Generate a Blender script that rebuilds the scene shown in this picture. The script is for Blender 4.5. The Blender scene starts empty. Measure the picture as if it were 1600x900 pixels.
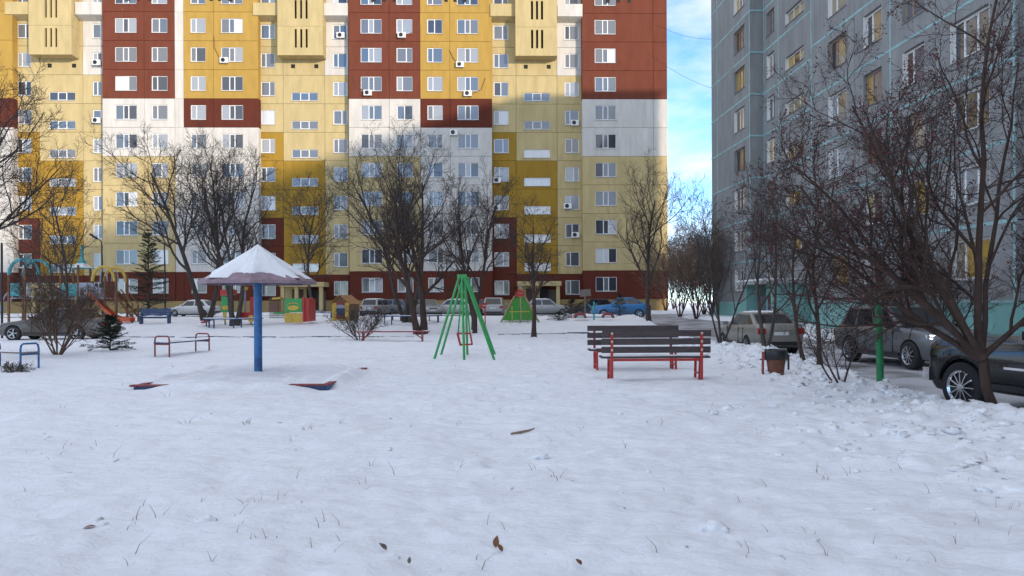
import bpy, bmesh, math, random
import numpy as np
from mathutils import Vector, Matrix
R = math.radians
random.seed(7)
sc = bpy.context.scene
col = sc.collection

# ------------------------------------------------------------ camera, sky, sun, exposure
CAMH, F, HY, ROLL = 1.55, 1150.0, 474.0, R(0.25)
cam_data = bpy.data.cameras.new('camera')
cam = bpy.data.objects.new('camera', cam_data); col.objects.link(cam)
cam.location = (0, 0, CAMH); cam.rotation_euler = (R(90), ROLL, 0)
cam_data.sensor_width = 36; cam_data.lens = 36 * F / 1600; cam_data.shift_y = (HY - 450) / 1600
cam_data.clip_start = 0.05; cam_data.clip_end = 3000
sc.camera = cam
SUN_EL, SUN_AZ = R(10.6), R(142)            # azimuth from +Y (view direction) towards +X: behind the camera, over its right shoulder
to_sun = Vector((math.sin(SUN_AZ) * math.cos(SUN_EL), math.cos(SUN_AZ) * math.cos(SUN_EL), math.sin(SUN_EL)))
world = bpy.data.worlds.new('World'); sc.world = world; world.use_nodes = True
nt = world.node_tree; nt.nodes.clear()
wo = nt.nodes.new('ShaderNodeOutputWorld'); bg = nt.nodes.new('ShaderNodeBackground')
sky = nt.nodes.new('ShaderNodeTexSky'); sky.sky_type = 'NISHITA'; sky.sun_disc = False
sky.sun_elevation = SUN_EL; sky.sun_rotation = SUN_AZ; sky.altitude = 120; sky.air_density = 0.62; sky.dust_density = 0.0; sky.ozone_density = 3.2
tc = nt.nodes.new('ShaderNodeTexCoord'); mp = nt.nodes.new('ShaderNodeMapping'); mp.inputs['Scale'].default_value = (1.0, 1.0, 2.6)
ns = nt.nodes.new('ShaderNodeTexNoise'); ns.inputs['Scale'].default_value = 3.1; ns.inputs['Detail'].default_value = 8; ns.inputs['Roughness'].default_value = 0.55
rp = nt.nodes.new('ShaderNodeValToRGB'); rp.color_ramp.elements[0].position = 0.37; rp.color_ramp.elements[1].position = 0.57
rp.color_ramp.elements[1].color = (0.9, 0.9, 0.9, 1)
mx = nt.nodes.new('ShaderNodeMix'); mx.data_type = 'RGBA'; mx.inputs[7].default_value = (2.55, 2.53, 2.52, 1)
nt.links.new(tc.outputs['Generated'], mp.inputs['Vector']); nt.links.new(mp.outputs[0], ns.inputs['Vector'])
nt.links.new(ns.outputs['Fac'], rp.inputs['Fac']); nt.links.new(rp.outputs['Color'], mx.inputs[0])
nt.links.new(sky.outputs[0], mx.inputs[6]); nt.links.new(mx.outputs[2], bg.inputs['Color'])
bg.inputs['Strength'].default_value = 0.15
nt.links.new(bg.outputs[0], wo.inputs['Surface'])
sl = bpy.data.lights.new('sun', 'SUN'); sl.energy = 1.2; sl.angle = R(2.0); sl.color = (1.0, 0.86, 0.68)
so = bpy.data.objects.new('sun', sl); col.objects.link(so); so.location = (60, -60, 60)
so.rotation_euler = (-to_sun).to_track_quat('-Z', 'Y').to_euler()
sc.view_settings.view_transform = 'Standard'; sc.view_settings.look = 'None'
sc.view_settings.exposure = 1.76; sc.view_settings.gamma = 1.0
sc.render.engine = 'CYCLES'
sc.cycles.use_denoising = True
sc.cycles.max_bounces = 6; sc.cycles.diffuse_bounces = 3; sc.cycles.glossy_bounces = 3; sc.cycles.transparent_max_bounces = 6
sc.cycles.sample_clamp_indirect = 6

# ------------------------------------------------------------ noise and terrain
def _h(ix, iy, seed):
    n = (ix.astype(np.int64) * 374761393 + iy.astype(np.int64) * 668265263 + seed * 1442695041) & 0xffffffff
    n = ((n ^ (n >> 13)) * 1274126177) & 0xffffffff
    n = (n ^ (n >> 16)) & 0xffff
    return n / 65535.0
def vn(x, y, seed=0):
    x = np.asarray(x, float); y = np.asarray(y, float)
    ix = np.floor(x); iy = np.floor(y); fx = x - ix; fy = y - iy
    fx = fx * fx * fx * (fx * (fx * 6 - 15) + 10); fy = fy * fy * fy * (fy * (fy * 6 - 15) + 10)
    a = _h(ix, iy, seed); b = _h(ix + 1, iy, seed); c = _h(ix, iy + 1, seed); d = _h(ix + 1, iy + 1, seed)
    return (a * (1 - fx) + b * fx) * (1 - fy) + (c * (1 - fx) + d * fx) * fy * 1.0
def fbm(x, y, seed=0, oct=4, rough=0.5):
    s = 0.0; a = 1.0; t = 0.0
    for o in range(oct):
        s = s + a * (vn(x * 2 ** o + 17.3 * o, y * 2 ** o - 9.1 * o, seed + o) - 0.5); t += a; a *= rough
    return s / t
def sstep(a, b, x):
    t = np.clip((np.asarray(x, float) - a) / (b - a), 0, 1); return t * t * (3 - 2 * t)
def terr(y): return 0.55 * sstep(34, 48, y) + 0.20 * sstep(50, 74, y)
EZ = [-40, 0, 5, 7, 9, 10.5, 12, 14, 16, 18, 20, 24, 30, 40, 50, 56, 58.5]
EX = [10.5, 8.8, 7.9, 7.4, 7.0, 6.85, 6.9, 7.1, 7.3, 7.5, 7.6, 7.3, 7.4, 8.2, 8.6, 7.0, 2.0]
def xl(y): return np.interp(y, EZ, EX)
def xface(y): return 18.5 - 0.0496 * np.asarray(y, float)     # courtyard face of the grey block
def xr(y): return xface(y) - 2.2
def road_mask(x, y):
    m1 = sstep(-0.35, 0.1, x - xl(y)) * sstep(-0.15, 0.15, xr(y) - x) * sstep(60.5, 58.5, y)
    m2 = sstep(57.2, 58.2, y) * sstep(69.5, 68.7, y) * sstep(-90, -88, x) * sstep(40, 38, x)
    return np.maximum(m1, m2)
BX0, BX1, BY0, BY1 = -6.85, -3.38, 13.35, 16.75            # sandbox
def H(x, y, fine=True):
    x = np.asarray(x, float); y = np.asarray(y, float)
    h = terr(y)
    m = road_mask(x, y)
    snow = 0.10 * fbm(x / 5, y / 4, 3, 3) * sstep(0, 4, np.abs(y)) + 0.035 * fbm(x / 0.9, y / 0.8, 11, 3)
    d = xl(y) - x                                           # distance from the road edge into the snow
    hb = np.interp(y, [0, 6, 9, 11, 13, 15, 17, 20, 24, 30, 40, 56], [.26, .27, .21, .05, .12, .24, .30, .30, .22, .16, .14, .12])
    lump = 0.55 + 1.5 * np.abs(fbm(x / 0.55, y / 0.5, 21, 4, 0.6)) + 0.9 * fbm(x / 1.6, y / 1.6, 27, 2)
    wid = np.interp(y, [0, 8, 12, 18, 30], [1.9, 1.7, 1.0, 0.9, 0.8])
    bank = hb * np.exp(-((d - 0.75 * wid) / wid) ** 2) * np.clip(lump, 0.1, 2) * (y < 57)
    rough = np.exp(-((d - 0.9 * wid) / (1.5 * wid)) ** 2) * (y < 57)
    bank = bank + rough * (0.16 * np.abs(fbm(x / 0.34, y / 0.30, 33, 3, 0.6)) + 0.10 * np.clip(vn(x / .22, y / .2, 35) - .55, 0, 1))
    if fine:
        # wind-crusted ripples, crumbs and shallow old footprints
        wx = x + 0.5 * fbm(x / 1.3, y / 1.3, 41, 2); wy = y + 0.35 * fbm(x / 1.1, y / 1.1, 43, 2)
        snow = snow + 0.088 * fbm((wx + 0.5 * wy) / 0.55, (wy - 0.25 * wx) / 0.22, 51, 4, 0.5) + 0.075 * np.abs(fbm((wx - .3 * wy) / 0.75, wy / 0.42, 57, 3, .5))
        snow = snow + 0.028 * fbm(x / 0.12, y / 0.10, 61, 2)
        cl = np.clip(vn(x / 0.35, y / 0.35, 71) - 0.80, 0, 1) * 5.0
        snow = snow + 0.045 * cl * np.clip(vn(x / 2.3, y / 2.3, 73) - 0.42, 0, 1) * 2
        fp = np.clip(vn(x / 0.42, y / 0.5, 81) - 0.76, 0, 1) * 4
        snow = snow - 0.06 * fp * np.clip(vn(x / 2.7 + 5, y / 3.1, 83) - 0.45, 0, 1) * 2
    inb = sstep(BX0, BX0 + 0.5, x) * sstep(BX1, BX1 - 0.5, x) * sstep(BY0, BY0 + 0.6, y) * sstep(BY1 + .2, BY1 - 0.5, y)
    snow = snow + 0.11 * inb 
    ring = np.exp(-((np.maximum(np.abs(x - (BX0 + BX1) / 2) / ((BX1 - BX0) / 2), np.abs(y - (BY0 + BY1) / 2) / ((BY1 - BY0) / 2)) - 1) / 0.10) ** 2)
    cor = np.clip(np.exp(-((x - BX0) / .55) ** 2 - ((y - BY0) / .5) ** 2) + np.exp(-((x - BX1) / .42) ** 2 - ((y - BY0) / .5) ** 2) + .7 * np.exp(-((x - BX1) / .4) ** 2 - ((y - BY1 + .1) / .45) ** 2), 0, 1)
    snow = snow + ring * (.13 * (1 - cor) + .05 * fbm(x / .5, y / .5, 97, 2)) - .04 * cor * ring
    # trodden ground under and between the facing benches
    snow = snow - 0.05 * np.exp(-((x - 2.9) / 1.1) ** 4) * np.exp(-((y - 15.7) / 0.9) ** 4)
    h = h + snow * (1 - m) + bank * (1 - m) - 0.34 * m
    return h
def Hs(x, y): return float(H(np.array([x]), np.array([y]), False)[0])
ROADZ = -0.24
def roadh(y): return float(terr(y)) + ROADZ
# photo pixel -> direction; the distance always comes from the ground or from a stated depth
def ray(px, py):
    a = (px - 800) / F; b = (HY - py) / F
    return a * math.cos(ROLL) + b * math.sin(ROLL), -a * math.sin(ROLL) + b * math.cos(ROLL)
def X(px, z, py=HY): return ray(px, py)[0] * z
def Z(px, py, z): return CAMH + ray(px, py)[1] * z
def ground(px, py):
    dx, dz = ray(px, py)
    z = np.arange(3, 90, 0.02); hit = np.nonzero(CAMH + dz * z <= H(dx * z, z, False))[0]
    z = float(z[hit[0]]) if len(hit) else 60.0
    return dx * z, z

# ------------------------------------------------------------ materials
MATS = {}
def mat(name, c, rough=0.6, metal=0.0, var=0.0, scale=6.0, bump=0.0, bscale=60.0, coat=0.0, emis=None, ior=1.5, stretch=None, c2=None, lo=0.4, hi=0.65):
    if name in MATS: return MATS[name]
    m = bpy.data.materials.new(name); m.use_nodes = True; MATS[name] = m
    n = m.node_tree.nodes; l = m.node_tree.links; b = n['Principled BSDF']
    b.inputs['Base Color'].default_value = (*c, 1); b.inputs['Roughness'].default_value = rough; b.inputs['Metallic'].default_value = metal
    b.inputs['IOR'].default_value = ior; b.inputs['Coat Weight'].default_value = coat
    if emis: b.inputs['Emission Color'].default_value = (*emis[0], 1); b.inputs['Emission Strength'].default_value = emis[1]
    if var or bump or c2:
        t = n.new('ShaderNodeTexCoord'); oi = n.new('ShaderNodeObjectInfo')
        ad = n.new('ShaderNodeVectorMath'); ad.operation = 'MULTIPLY_ADD'; ad.inputs[1].default_value = (stretch or (1, 1, 1))
        sc_ = n.new('ShaderNodeVectorMath'); sc_.operation = 'SCALE'; sc_.inputs[0].default_value = (37, 19, 53)
        l.new(oi.outputs['Random'], sc_.inputs['Scale']); l.new(t.outputs['Object'], ad.inputs[0]); l.new(sc_.outputs[0], ad.inputs[2])
    if var or c2:
        x = n.new('ShaderNodeTexNoise'); x.inputs['Scale'].default_value = scale; x.inputs['Detail'].default_value = 6; x.inputs['Roughness'].default_value = 0.6
        l.new(ad.outputs[0], x.inputs['Vector'])
        r = n.new('ShaderNodeValToRGB'); e = r.color_ramp.elements
        if c2: e[0].position = lo; e[1].position = hi; e[0].color = (*c, 1); e[1].color = (*c2, 1)
        else:
            e[0].position = 0.3; e[1].position = 0.7
            e[0].color = (*[max(0, v * (1 - var)) for v in c], 1); e[1].color = (*[min(1, v * (1 + var)) for v in c], 1)
        l.new(x.outputs['Fac'], r.inputs['Fac']); l.new(r.outputs['Color'], b.inputs['Base Color'])
    if bump:
        y = n.new('ShaderNodeTexNoise'); y.inputs['Scale'].default_value = bscale; y.inputs['Detail'].default_value = 5
        bp = n.new('ShaderNodeBump'); bp.inputs['Strength'].default_value = bump; bp.inputs['Distance'].default_value = 0.02
        l.new(ad.outputs[0], y.inputs['Vector']); l.new(y.outputs['Fac'], bp.inputs['Height']); l.new(bp.outputs['Normal'], b.inputs['Normal'])
    return m
def pane_mat(name, c, c2=None, wave=0.0, rough=0.06, ior=1.9):
    """window glass coloured as the curtain"""
    if name in MATS: return MATS[name]
    m = mat(name, c, rough, ior=ior)
    n = m.node_tree.nodes; l = m.node_tree.links; b = n['Principled BSDF']
    if c2:
        t = n.new('ShaderNodeTexCoord'); oi = n.new('ShaderNodeObjectInfo')
        w = n.new('ShaderNodeTexWave'); w.inputs['Scale'].default_value = wave; w.inputs['Distortion'].default_value = 2.5; w.inputs['Detail'].default_value = 2
        ml = n.new('ShaderNodeMath'); ml.operation = 'MULTIPLY'; ml.inputs[1].default_value = 40; l.new(oi.outputs['Random'], ml.inputs[0])
        l.new(ml.outputs[0], w.inputs['Phase Offset']); l.new(t.outputs['Object'], w.inputs['Vector'])
        r = n.new('ShaderNodeValToRGB'); r.color_ramp.elements[0].color = (*c, 1); r.color_ramp.elements[1].color = (*c2, 1)
        l.new(w.outputs['Fac'], r.inputs['Fac']); l.new(r.outputs['Color'], b.inputs['Base Color'])
    return m

# ------------------------------------------------------------ mesh helpers
class MB:
    def __init__(s): s.v = []; s.f = []; s.m = []; s.cur = 0
    def add(s, vs, fs):
        o = len(s.v); s.v += [tuple(p) for p in vs]; s.f += [tuple(i + o for i in f) for f in fs]; s.m += [s.cur] * len(fs); return s
    def box(s, c, d, rot=None):
        hx, hy, hz = d[0] / 2, d[1] / 2, d[2] / 2
        vs = [Vector((x, y, z)) for z in (-hz, hz) for y in (-hy, hy) for x in (-hx, hx)]
        if rot is not None: vs = [rot @ p for p in vs]
        c = Vector(c)
        return s.add([p + c for p in vs], [(0, 2, 3, 1), (4, 5, 7, 6), (0, 1, 5, 4), (2, 6, 7, 3), (0, 4, 6, 2), (1, 3, 7, 5)])
    def b2(s, x0, x1, y0, y1, z0, z1): return s.box(((x0 + x1) / 2, (y0 + y1) / 2, (z0 + z1) / 2), (abs(x1 - x0), abs(y1 - y0), abs(z1 - z0)))
    def bar(s, p, q, w, h=None):
        p = Vector(p); q = Vector(q); d = q - p
        if d.length < 1e-6: return s
        rot = d.to_track_quat('X', 'Z').to_matrix()
        return s.box((p + q) / 2, (d.length, w, h or w), rot)
    def tube(s, pts, r, n=8, caps=True):
        pts = [Vector(p) for p in pts]; rs = r if isinstance(r, (list, tuple)) else [r] * len(pts)
        u = None; rings = []
        for i, p in enumerate(pts):
            t = (pts[min(i + 1, len(pts) - 1)] - pts[max(i - 1, 0)]).normalized()
            if u is None: u = t.cross(Vector((0, 0, 1))) if abs(t.z) < 0.95 else t.cross(Vector((1, 0, 0)))
            u = (u - t * u.dot(t)).normalized(); w = t.cross(u)
            rings.append([p + (u * math.cos(2 * math.pi * k / n) + w * math.sin(2 * math.pi * k / n)) * rs[i] for k in range(n)])
        vs = [q for g in rings for q in g]; fs = []
        for i in range(len(pts) - 1):
            for k in range(n): fs.append((i * n + k, i * n + (k + 1) % n, (i + 1) * n + (k + 1) % n, (i + 1) * n + k))
        if caps: fs.append(tuple(range(n - 1, -1, -1))); fs.append(tuple((len(pts) - 1) * n + k for k in range(n)))
        return s.add(vs, fs)
    def lathe(s, prof, n=20, c=(0, 0, 0), axis='Z'):
        vs = []; fs = []
        for (r, h) in prof:
            for k in range(n):
                a = 2 * math.pi * k / n; x, y = r * math.cos(a), r * math.sin(a)
                vs.append((c[0] + x, c[1] + y, c[2] + h) if axis == 'Z' else (c[0] + x, c[1] + h, c[2] + y))
        for i in range(len(prof) - 1):
            for k in range(n):
                q = (i * n + k, i * n + (k + 1) % n, (i + 1) * n + (k + 1) % n, (i + 1) * n + k)
                fs.append(q if axis == 'Z' else q[::-1])
        return s.add(vs, fs)
    def prism(s, poly, y0, y1):           # outline in x,z extruded along y
        n = len(poly)
        vs = [(x, y0, z) for x, z in poly] + [(x, y1, z) for x, z in poly]
        fs = [tuple(range(n)), tuple(range(2 * n - 1, n - 1, -1))] + [(i, n + i, n + (i + 1) % n, (i + 1) % n) for i in range(n)]
        return s.add(vs, fs)
    def mesh(s, name, mats, smooth=None):
        me = bpy.data.meshes.new(name); me.from_pydata(s.v, [], s.f)
        for m in (mats if isinstance(mats, (list, tuple)) else [mats]): me.materials.append(m)
        if any(s.m): me.polygons.foreach_set('material_index', s.m)
        if smooth is not None:
            me.shade_smooth(); me.set_sharp_from_angle(angle=R(smooth))
        me.update(); return me
    def build(s, name, mats, parent=None, loc=(0, 0, 0), rot=(0, 0, 0), smooth=None):
        return obj(name, s.mesh(name, mats, smooth), parent, loc, rot)
def obj(name, me, parent=None, loc=(0, 0, 0), rot=(0, 0, 0)):
    o = bpy.data.objects.new(name, me); col.objects.link(o); o.parent = parent; o.location = loc; o.rotation_euler = rot; return o
def tag(o, label, cat=None, group=None, kind=None):
    if label: o['label'] = label
    if cat: o['category'] = cat
    if group: o['group'] = group
    if kind: o['kind'] = kind
    return o
def empty(name, loc, rz=0, label=None, cat=None, group=None):
    o = bpy.data.objects.new(name, None); col.objects.link(o); o.location = loc; o.rotation_euler = (0, 0, rz); o.empty_display_size = 0.2
    return tag(o, label, cat, group)
def arc(cx, cz, rx, rz, a0, a1, n, y=0): return [(cx + rx * math.cos(R(a0 + (a1 - a0) * i / n)), y, cz + rz * math.sin(R(a0 + (a1 - a0) * i / n))) for i in range(n + 1)]
def raw_mesh(name, V, Fq, m, smooth=True):
    V = np.asarray(V, np.float32); Fq = np.asarray(Fq, np.int32); k = Fq.shape[1]
    me = bpy.data.meshes.new(name); me.vertices.add(len(V)); me.vertices.foreach_set('co', V.ravel())
    me.loops.add(Fq.size); me.loops.foreach_set('vertex_index', Fq.ravel())
    me.polygons.add(len(Fq)); me.polygons.foreach_set('loop_start', np.arange(0, Fq.size, k, dtype=np.int32))
    me.materials.append(m); me.update(calc_edges=True); me.validate()
    if smooth: me.shade_smooth()
    return me

# ------------------------------------------------------------ common materials
def snow_mat():
    m = mat('snow', (0.80, 0.82, 0.85), 0.65)
    n = m.node_tree.nodes; l = m.node_tree.links; b = n['Principled BSDF']
    b.inputs['Specular IOR Level'].default_value = 0.25
    t = n.new('ShaderNodeTexCoord')
    mp = n.new('ShaderNodeMapping'); mp.inputs['Scale'].default_value = (1.0, 1.7, 1.0); mp.inputs['Rotation'].default_value = (0, 0, 0.3)
    a = n.new('ShaderNodeTexNoise'); a.inputs['Scale'].default_value = 7; a.inputs['Detail'].default_value = 9; a.inputs['Roughness'].default_value = 0.62
    l.new(t.outputs['Object'], mp.inputs[0]); l.new(mp.outputs[0], a.inputs['Vector'])
    bp = n.new('ShaderNodeBump'); bp.inputs['Strength'].default_value = 0.85; bp.inputs['Distance'].default_value = 0.045
    l.new(a.outputs['Fac'], bp.inputs['Height']); l.new(bp.outputs[0], b.inputs['Normal'])
    d = n.new('ShaderNodeTexNoise'); d.inputs['Scale'].default_value = 0.35; d.inputs['Detail'].default_value = 7; d.inputs['Roughness'].default_value = 0.7
    l.new(t.outputs['Object'], d.inputs['Vector'])
    r = n.new('ShaderNodeValToRGB'); e = r.color_ramp.elements
    e[0].position = 0.28; e[0].color = (0.80, 0.80, 0.81, 1); e[1].position = 0.5; e[1].color = (0.88, 0.89, 0.905, 1)
    l.new(d.outputs['Fac'], r.inputs['Fac']); l.new(r.outputs['Color'], b.inputs['Base Color'])
    return m
SNOW = snow_mat()
ROADM = mat('packed snow and asphalt', (0.50, 0.50, 0.52), 0.55, c2=(0.11, 0.105, 0.10), scale=0.55, lo=0.44, hi=0.66, bump=0.5, bscale=9)
BARK = mat('bark', (0.06, 0.046, 0.039), 0.9, var=0.4, scale=9, bump=0.6, bscale=25, stretch=(1, 1, .3))
BARKR = mat('reddish bark', (0.058, 0.034, 0.026), 0.9, var=0.35, scale=9, bump=0.6, bscale=25, stretch=(1, 1, .3))
TWIG = mat('twig', (0.055, 0.041, 0.035), 0.9)
TWIGR = mat('red twig', (0.045, 0.024, 0.02), 0.9)
RED = mat('red paint', (0.42, 0.025, 0.02), 0.45, var=0.2, scale=12)
OLDRED = mat('worn red paint', (0.26, 0.05, 0.045), 0.6, var=0.35, scale=14, bump=0.2)
BLUE = mat('blue paint', (0.025, 0.13, 0.33), 0.45, var=0.25, scale=10)
DKBLUE = mat('dark blue paint', (0.03, 0.06, 0.14), 0.5, var=0.25, scale=10)
GREEN = mat('green paint', (0.035, 0.30, 0.075), 0.4, var=0.2, scale=10)
DGREEN = mat('post green paint', (0.012, 0.19, 0.06), 0.5, var=0.2, scale=10)
YELLOW = mat('yellow paint', (0.55, 0.36, 0.05), 0.5, var=0.15)
ORANGE = mat('orange plastic', (0.55, 0.09, 0.02), 0.4, var=0.1)
TEAL = mat('teal plastic', (0.05, 0.30, 0.32), 0.5, var=0.2, scale=5)
LILAC = mat('grey panel paint', (0.30, 0.31, 0.36), 0.55, var=0.2, scale=5)
PLANK = mat('dark brown plank', (0.06, 0.042, 0.042), 0.55, var=0.35, scale=7, stretch=(.4, 3, 3), bump=0.25, bscale=40)
WOOD = mat('orange stained wood', (0.17, 0.075, 0.03), 0.6, var=0.3, scale=8, stretch=(3, 3, .4))
GREYWOOD = mat('weathered wood', (0.20, 0.165, 0.14), 0.8, var=0.35, scale=8, stretch=(.5, 3, 3))
WHITEP = mat('white plastic', (0.74, 0.73, 0.71), 0.4)
STEEL = mat('grey steel', (0.33, 0.34, 0.36), 0.35, metal=0.8)
BLACK = mat('black plastic', (0.012, 0.012, 0.013), 0.45)
DARK = mat('dark void', (0.012, 0.011, 0.010), 0.8)
RUBBER = mat('tyre rubber', (0.016, 0.016, 0.017), 0.8, bump=0.2)
CHROME = mat('chrome', (0.72, 0.73, 0.75), 0.14, metal=1.0)
# ------------------------------------------------------------ ground
def make_ground():
    ys = [-40, -30, -22, -16, -11, -7, -4, -2, -0.5, 0.8, 1.8, 2.6]
    y = 3.2
    while y < 78: ys.append(y); y *= 1.0066
    ys += [80, 84, 90, 100, 120, 160, 240, 400, 800, 1600]
    s, st = 4.0, 0.0120; n = int(math.asinh(110 / s) / st)
    xs = [s * math.sinh(i * st) for i in range(-n, n + 1)]; xs = [-1600, -700, -300, -170] + xs + [170, 300, 700, 1600]
    gx, gy = np.meshgrid(np.array(xs), np.array(ys)); gz = H(gx, gy)
    V = np.stack([gx, gy, gz], -1).reshape(-1, 3); nx, ny = len(xs), len(ys)
    i = np.arange(ny - 1)[:, None] * nx + np.arange(nx - 1)[None, :]
    Fq = np.stack([i, i + 1, i + nx + 1, i + nx], -1).reshape(-1, 4)
    o = obj('snow_ground', raw_mesh('snow_ground', V, Fq, SNOW)); tag(o, 'snow covered courtyard ground with wind crust', kind='structure')
make_ground()
def make_roads():
    ys = np.concatenate([np.linspace(-40, 4, 23), np.linspace(4.3, 60, 190)]); t = np.linspace(0, 1, 48)
    x0 = xl(ys)[:, None] - 0.25; x1 = xr(ys)[:, None] + 0.1
    gx = x0 + (x1 - x0) * t[None, :]; gy = np.repeat(ys[:, None], 48, 1)
    rut = 0.018 * np.sin((gx - xl(gy)) * 3.6) + 0.03 * fbm(gx / 0.9, gy / 1.8, 5, 3)
    gz = terr(gy) + ROADZ + rut
    V = np.stack([gx, gy, gz], -1).reshape(-1, 3); i = np.arange(len(ys) - 1)[:, None] * 48 + np.arange(47)[None, :]
    Fq = np.stack([i, i + 1, i + 49, i + 48], -1).reshape(-1, 4)
    tag(obj('driveway', raw_mesh('driveway', V, Fq, ROADM)), 'grey driveway of packed snow and bare asphalt', kind='structure')
    xs = np.linspace(-88, 38, 160); ys = np.linspace(57.6, 69.2, 24); gx, gy = np.meshgrid(xs, ys)
    gz = terr(gy) + ROADZ + 0.012 + 0.03 * fbm(gx / 1.5, gy / 0.9, 8, 3)
    V = np.stack([gx, gy, gz], -1).reshape(-1, 3); i = np.arange(23)[:, None] * 160 + np.arange(159)[None, :]
    Fq = np.stack([i, i + 1, i + 161, i + 160], -1).reshape(-1, 4)
    tag(obj('rear_road', raw_mesh('rear_road', V, Fq, ROADM)), 'snowy road along the foot of the colourful tower', kind='structure')
make_roads()
def make_clods():
    rng = np.random.default_rng(5); b = bmesh.new(); bmesh.ops.create_icosphere(b, subdivisions=2, radius=1)
    bv = np.array([v.co[:] for v in b.verts]); bf = np.array([[v.index for v in f.verts] for f in b.faces]); b.free()
    VV = []; FF = []; n = 0
    N = 2600
    y = rng.uniform(5.5, 30, N) ** 1.0; wid = np.interp(y, [0, 8, 12, 18, 30], [1.9, 1.7, 1.0, 0.9, 0.8])
    d = np.clip(rng.normal(0.9, 0.75, N), 0.15, 3) * wid; x = xl(y) - d
    ex = rng.uniform(-6, 6, 90); ey = rng.uniform(4.2, 14, 90); x = np.concatenate([x, ex]); y = np.concatenate([y, ey])
    r = np.concatenate([0.012 + 0.075 * rng.random(N) ** 3.2, 0.012 + 0.03 * rng.random(90) ** 2])
    z = H(x, y)
    for k in range(len(x)):
        p = bv * (1 + 0.30 * rng.normal(size=(len(bv), 1))) * (r[k] * rng.uniform(0.7, 1.3, 3)); p[:, 2] *= 0.55
        VV.append(p + [x[k], y[k], z[k] - 0.10 * r[k]]); FF.append(bf + n); n += len(bv)
    o = obj('snow_clods', raw_mesh('snow_clods', np.concatenate(VV), np.concatenate(FF), SNOW, False))
    tag(o, 'loose clods of ploughed snow along the driveway bank', 'snow', kind='stuff')
make_clods()
def make_grass():
    rng = np.random.default_rng(12); V = []; Fq = []
    spots = [(rng.uniform(-0.9, 0.75), 4.3 + 14 * rng.random() ** 1.4, rng.integers(1, 3)) for _ in range(150)]
    spots = [(a * z * 0.9, z, k) for a, z, k in spots]
    for px, py, k in [(290, 665, 9), (385, 662, 9), (480, 672, 8), (535, 662, 5), (1110, 645, 6), (395, 790, 10), (400, 850, 8), (1520, 668, 6), (720, 665, 4), (1285, 750, 4), (858, 750, 3), (1570, 800, 4), (60, 555, 10)]:
        gx, gz = ground(px, py); spots.append((gx, gz, k))
    for px in range(850, 1010, 4):
        gx, gz = ground(px + rng.uniform(-3, 3), 531 + rng.uniform(-3, 4)); spots.append((gx, gz, 3))
    for x, y, k in spots:
        for _ in range(int(k)):
            bx, by = x + rng.normal(0, 0.05 if k > 2 else 0.02), y + rng.normal(0, 0.05); bz = Hs(bx, by) - 0.02
            h = rng.uniform(0.05, 0.13); w = 0.0022 + 0.0012 * rng.random(); a = rng.uniform(0, 6.28); le = rng.uniform(0.2, 1.5) * h
            dx, dy = math.cos(a) * le, math.sin(a) * le; n = len(V)
            for t in (0, 0.5, 1):
                px_, py_, pz_ = bx + dx * t * t, by + dy * t * t, bz + h * (t if le < h else t * (1.5 - 0.7 * t))
                ww = w * (1 - 0.7 * t)
                V += [(px_ - ww, py_, pz_), (px_ + ww, py_ + ww * 0.5, pz_)]
            Fq += [(n, n + 1, n + 3, n + 2), (n + 2, n + 3, n + 5, n + 4)]
    m = mat('dry grass', (0.17, 0.13, 0.07), 0.9, var=0.5, scale=2)
    tag(obj('dry_grass', raw_mesh('dry_grass', V, Fq, m, False)), 'sparse dry grass blades poking through the snow', 'grass', kind='stuff')
make_grass()

# ------------------------------------------------------------ apartment buildings
def wall_mat(name, c, chips=0.0, streak=0.12):
    m = mat(name, c, 0.85, var=streak, scale=1.1, bump=0.25, bscale=14, stretch=(1.6, 1.6, 0.35))
    m.node_tree.nodes['Principled BSDF'].inputs['Specular IOR Level'].default_value = 0.12
    if chips:
        n = m.node_tree.nodes; l = m.node_tree.links; b = n['Principled BSDF']; src = b.inputs['Base Color'].links[0].from_socket
        t = n.new('ShaderNodeTexCoord'); oi = n.new('ShaderNodeObjectInfo'); ad = n.new('ShaderNodeVectorMath'); ad.operation = 'ADD'
        s_ = n.new('ShaderNodeVectorMath'); s_.operation = 'SCALE'; s_.inputs[0].default_value = (61, 23, 47); l.new(oi.outputs['Random'], s_.inputs['Scale'])
        l.new(t.outputs['Object'], ad.inputs[0]); l.new(s_.outputs[0], ad.inputs[1])
        v = n.new('ShaderNodeTexNoise'); v.inputs['Scale'].default_value = 2.4; v.inputs['Detail'].default_value = 3; v.inputs['Roughness'].default_value = 0.75; l.new(ad.outputs[0], v.inputs['Vector'])
        r = n.new('ShaderNodeValToRGB'); r.color_ramp.elements[0].position = chips; r.color_ramp.elements[1].position = chips + 0.012; l.new(v.outputs['Fac'], r.inputs['Fac'])
        mx_ = n.new('ShaderNodeMix'); mx_.data_type = 'RGBA'; mx_.inputs[7].default_value = (0.7, 0.62, 0.55, 1)
        l.new(r.outputs['Color'], mx_.inputs[0]); l.new(src, mx_.inputs[6]); l.new(mx_.outputs[2], b.inputs['Base Color'])
    return m
CREAM = wall_mat('cream render', (0.47, 0.37, 0.185)); WHITE = wall_mat('off white render', (0.55, 0.52, 0.475)); REDW = wall_mat('red brown render', (0.15, 0.046, 0.028), chips=0.735)
GOLD = wall_mat('golden render', (0.40, 0.25, 0.062)); GOLD2 = wall_mat('dark golden render', (0.32, 0.19, 0.03)); BROWN = wall_mat('dark brown render', (0.105, 0.028, 0.018), chips=0.75)
CORE = mat('seam mortar', (0.16, 0.14, 0.12), 0.9); BASEM = wall_mat('ochre foundation', (0.28, 0.20, 0.09))
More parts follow.
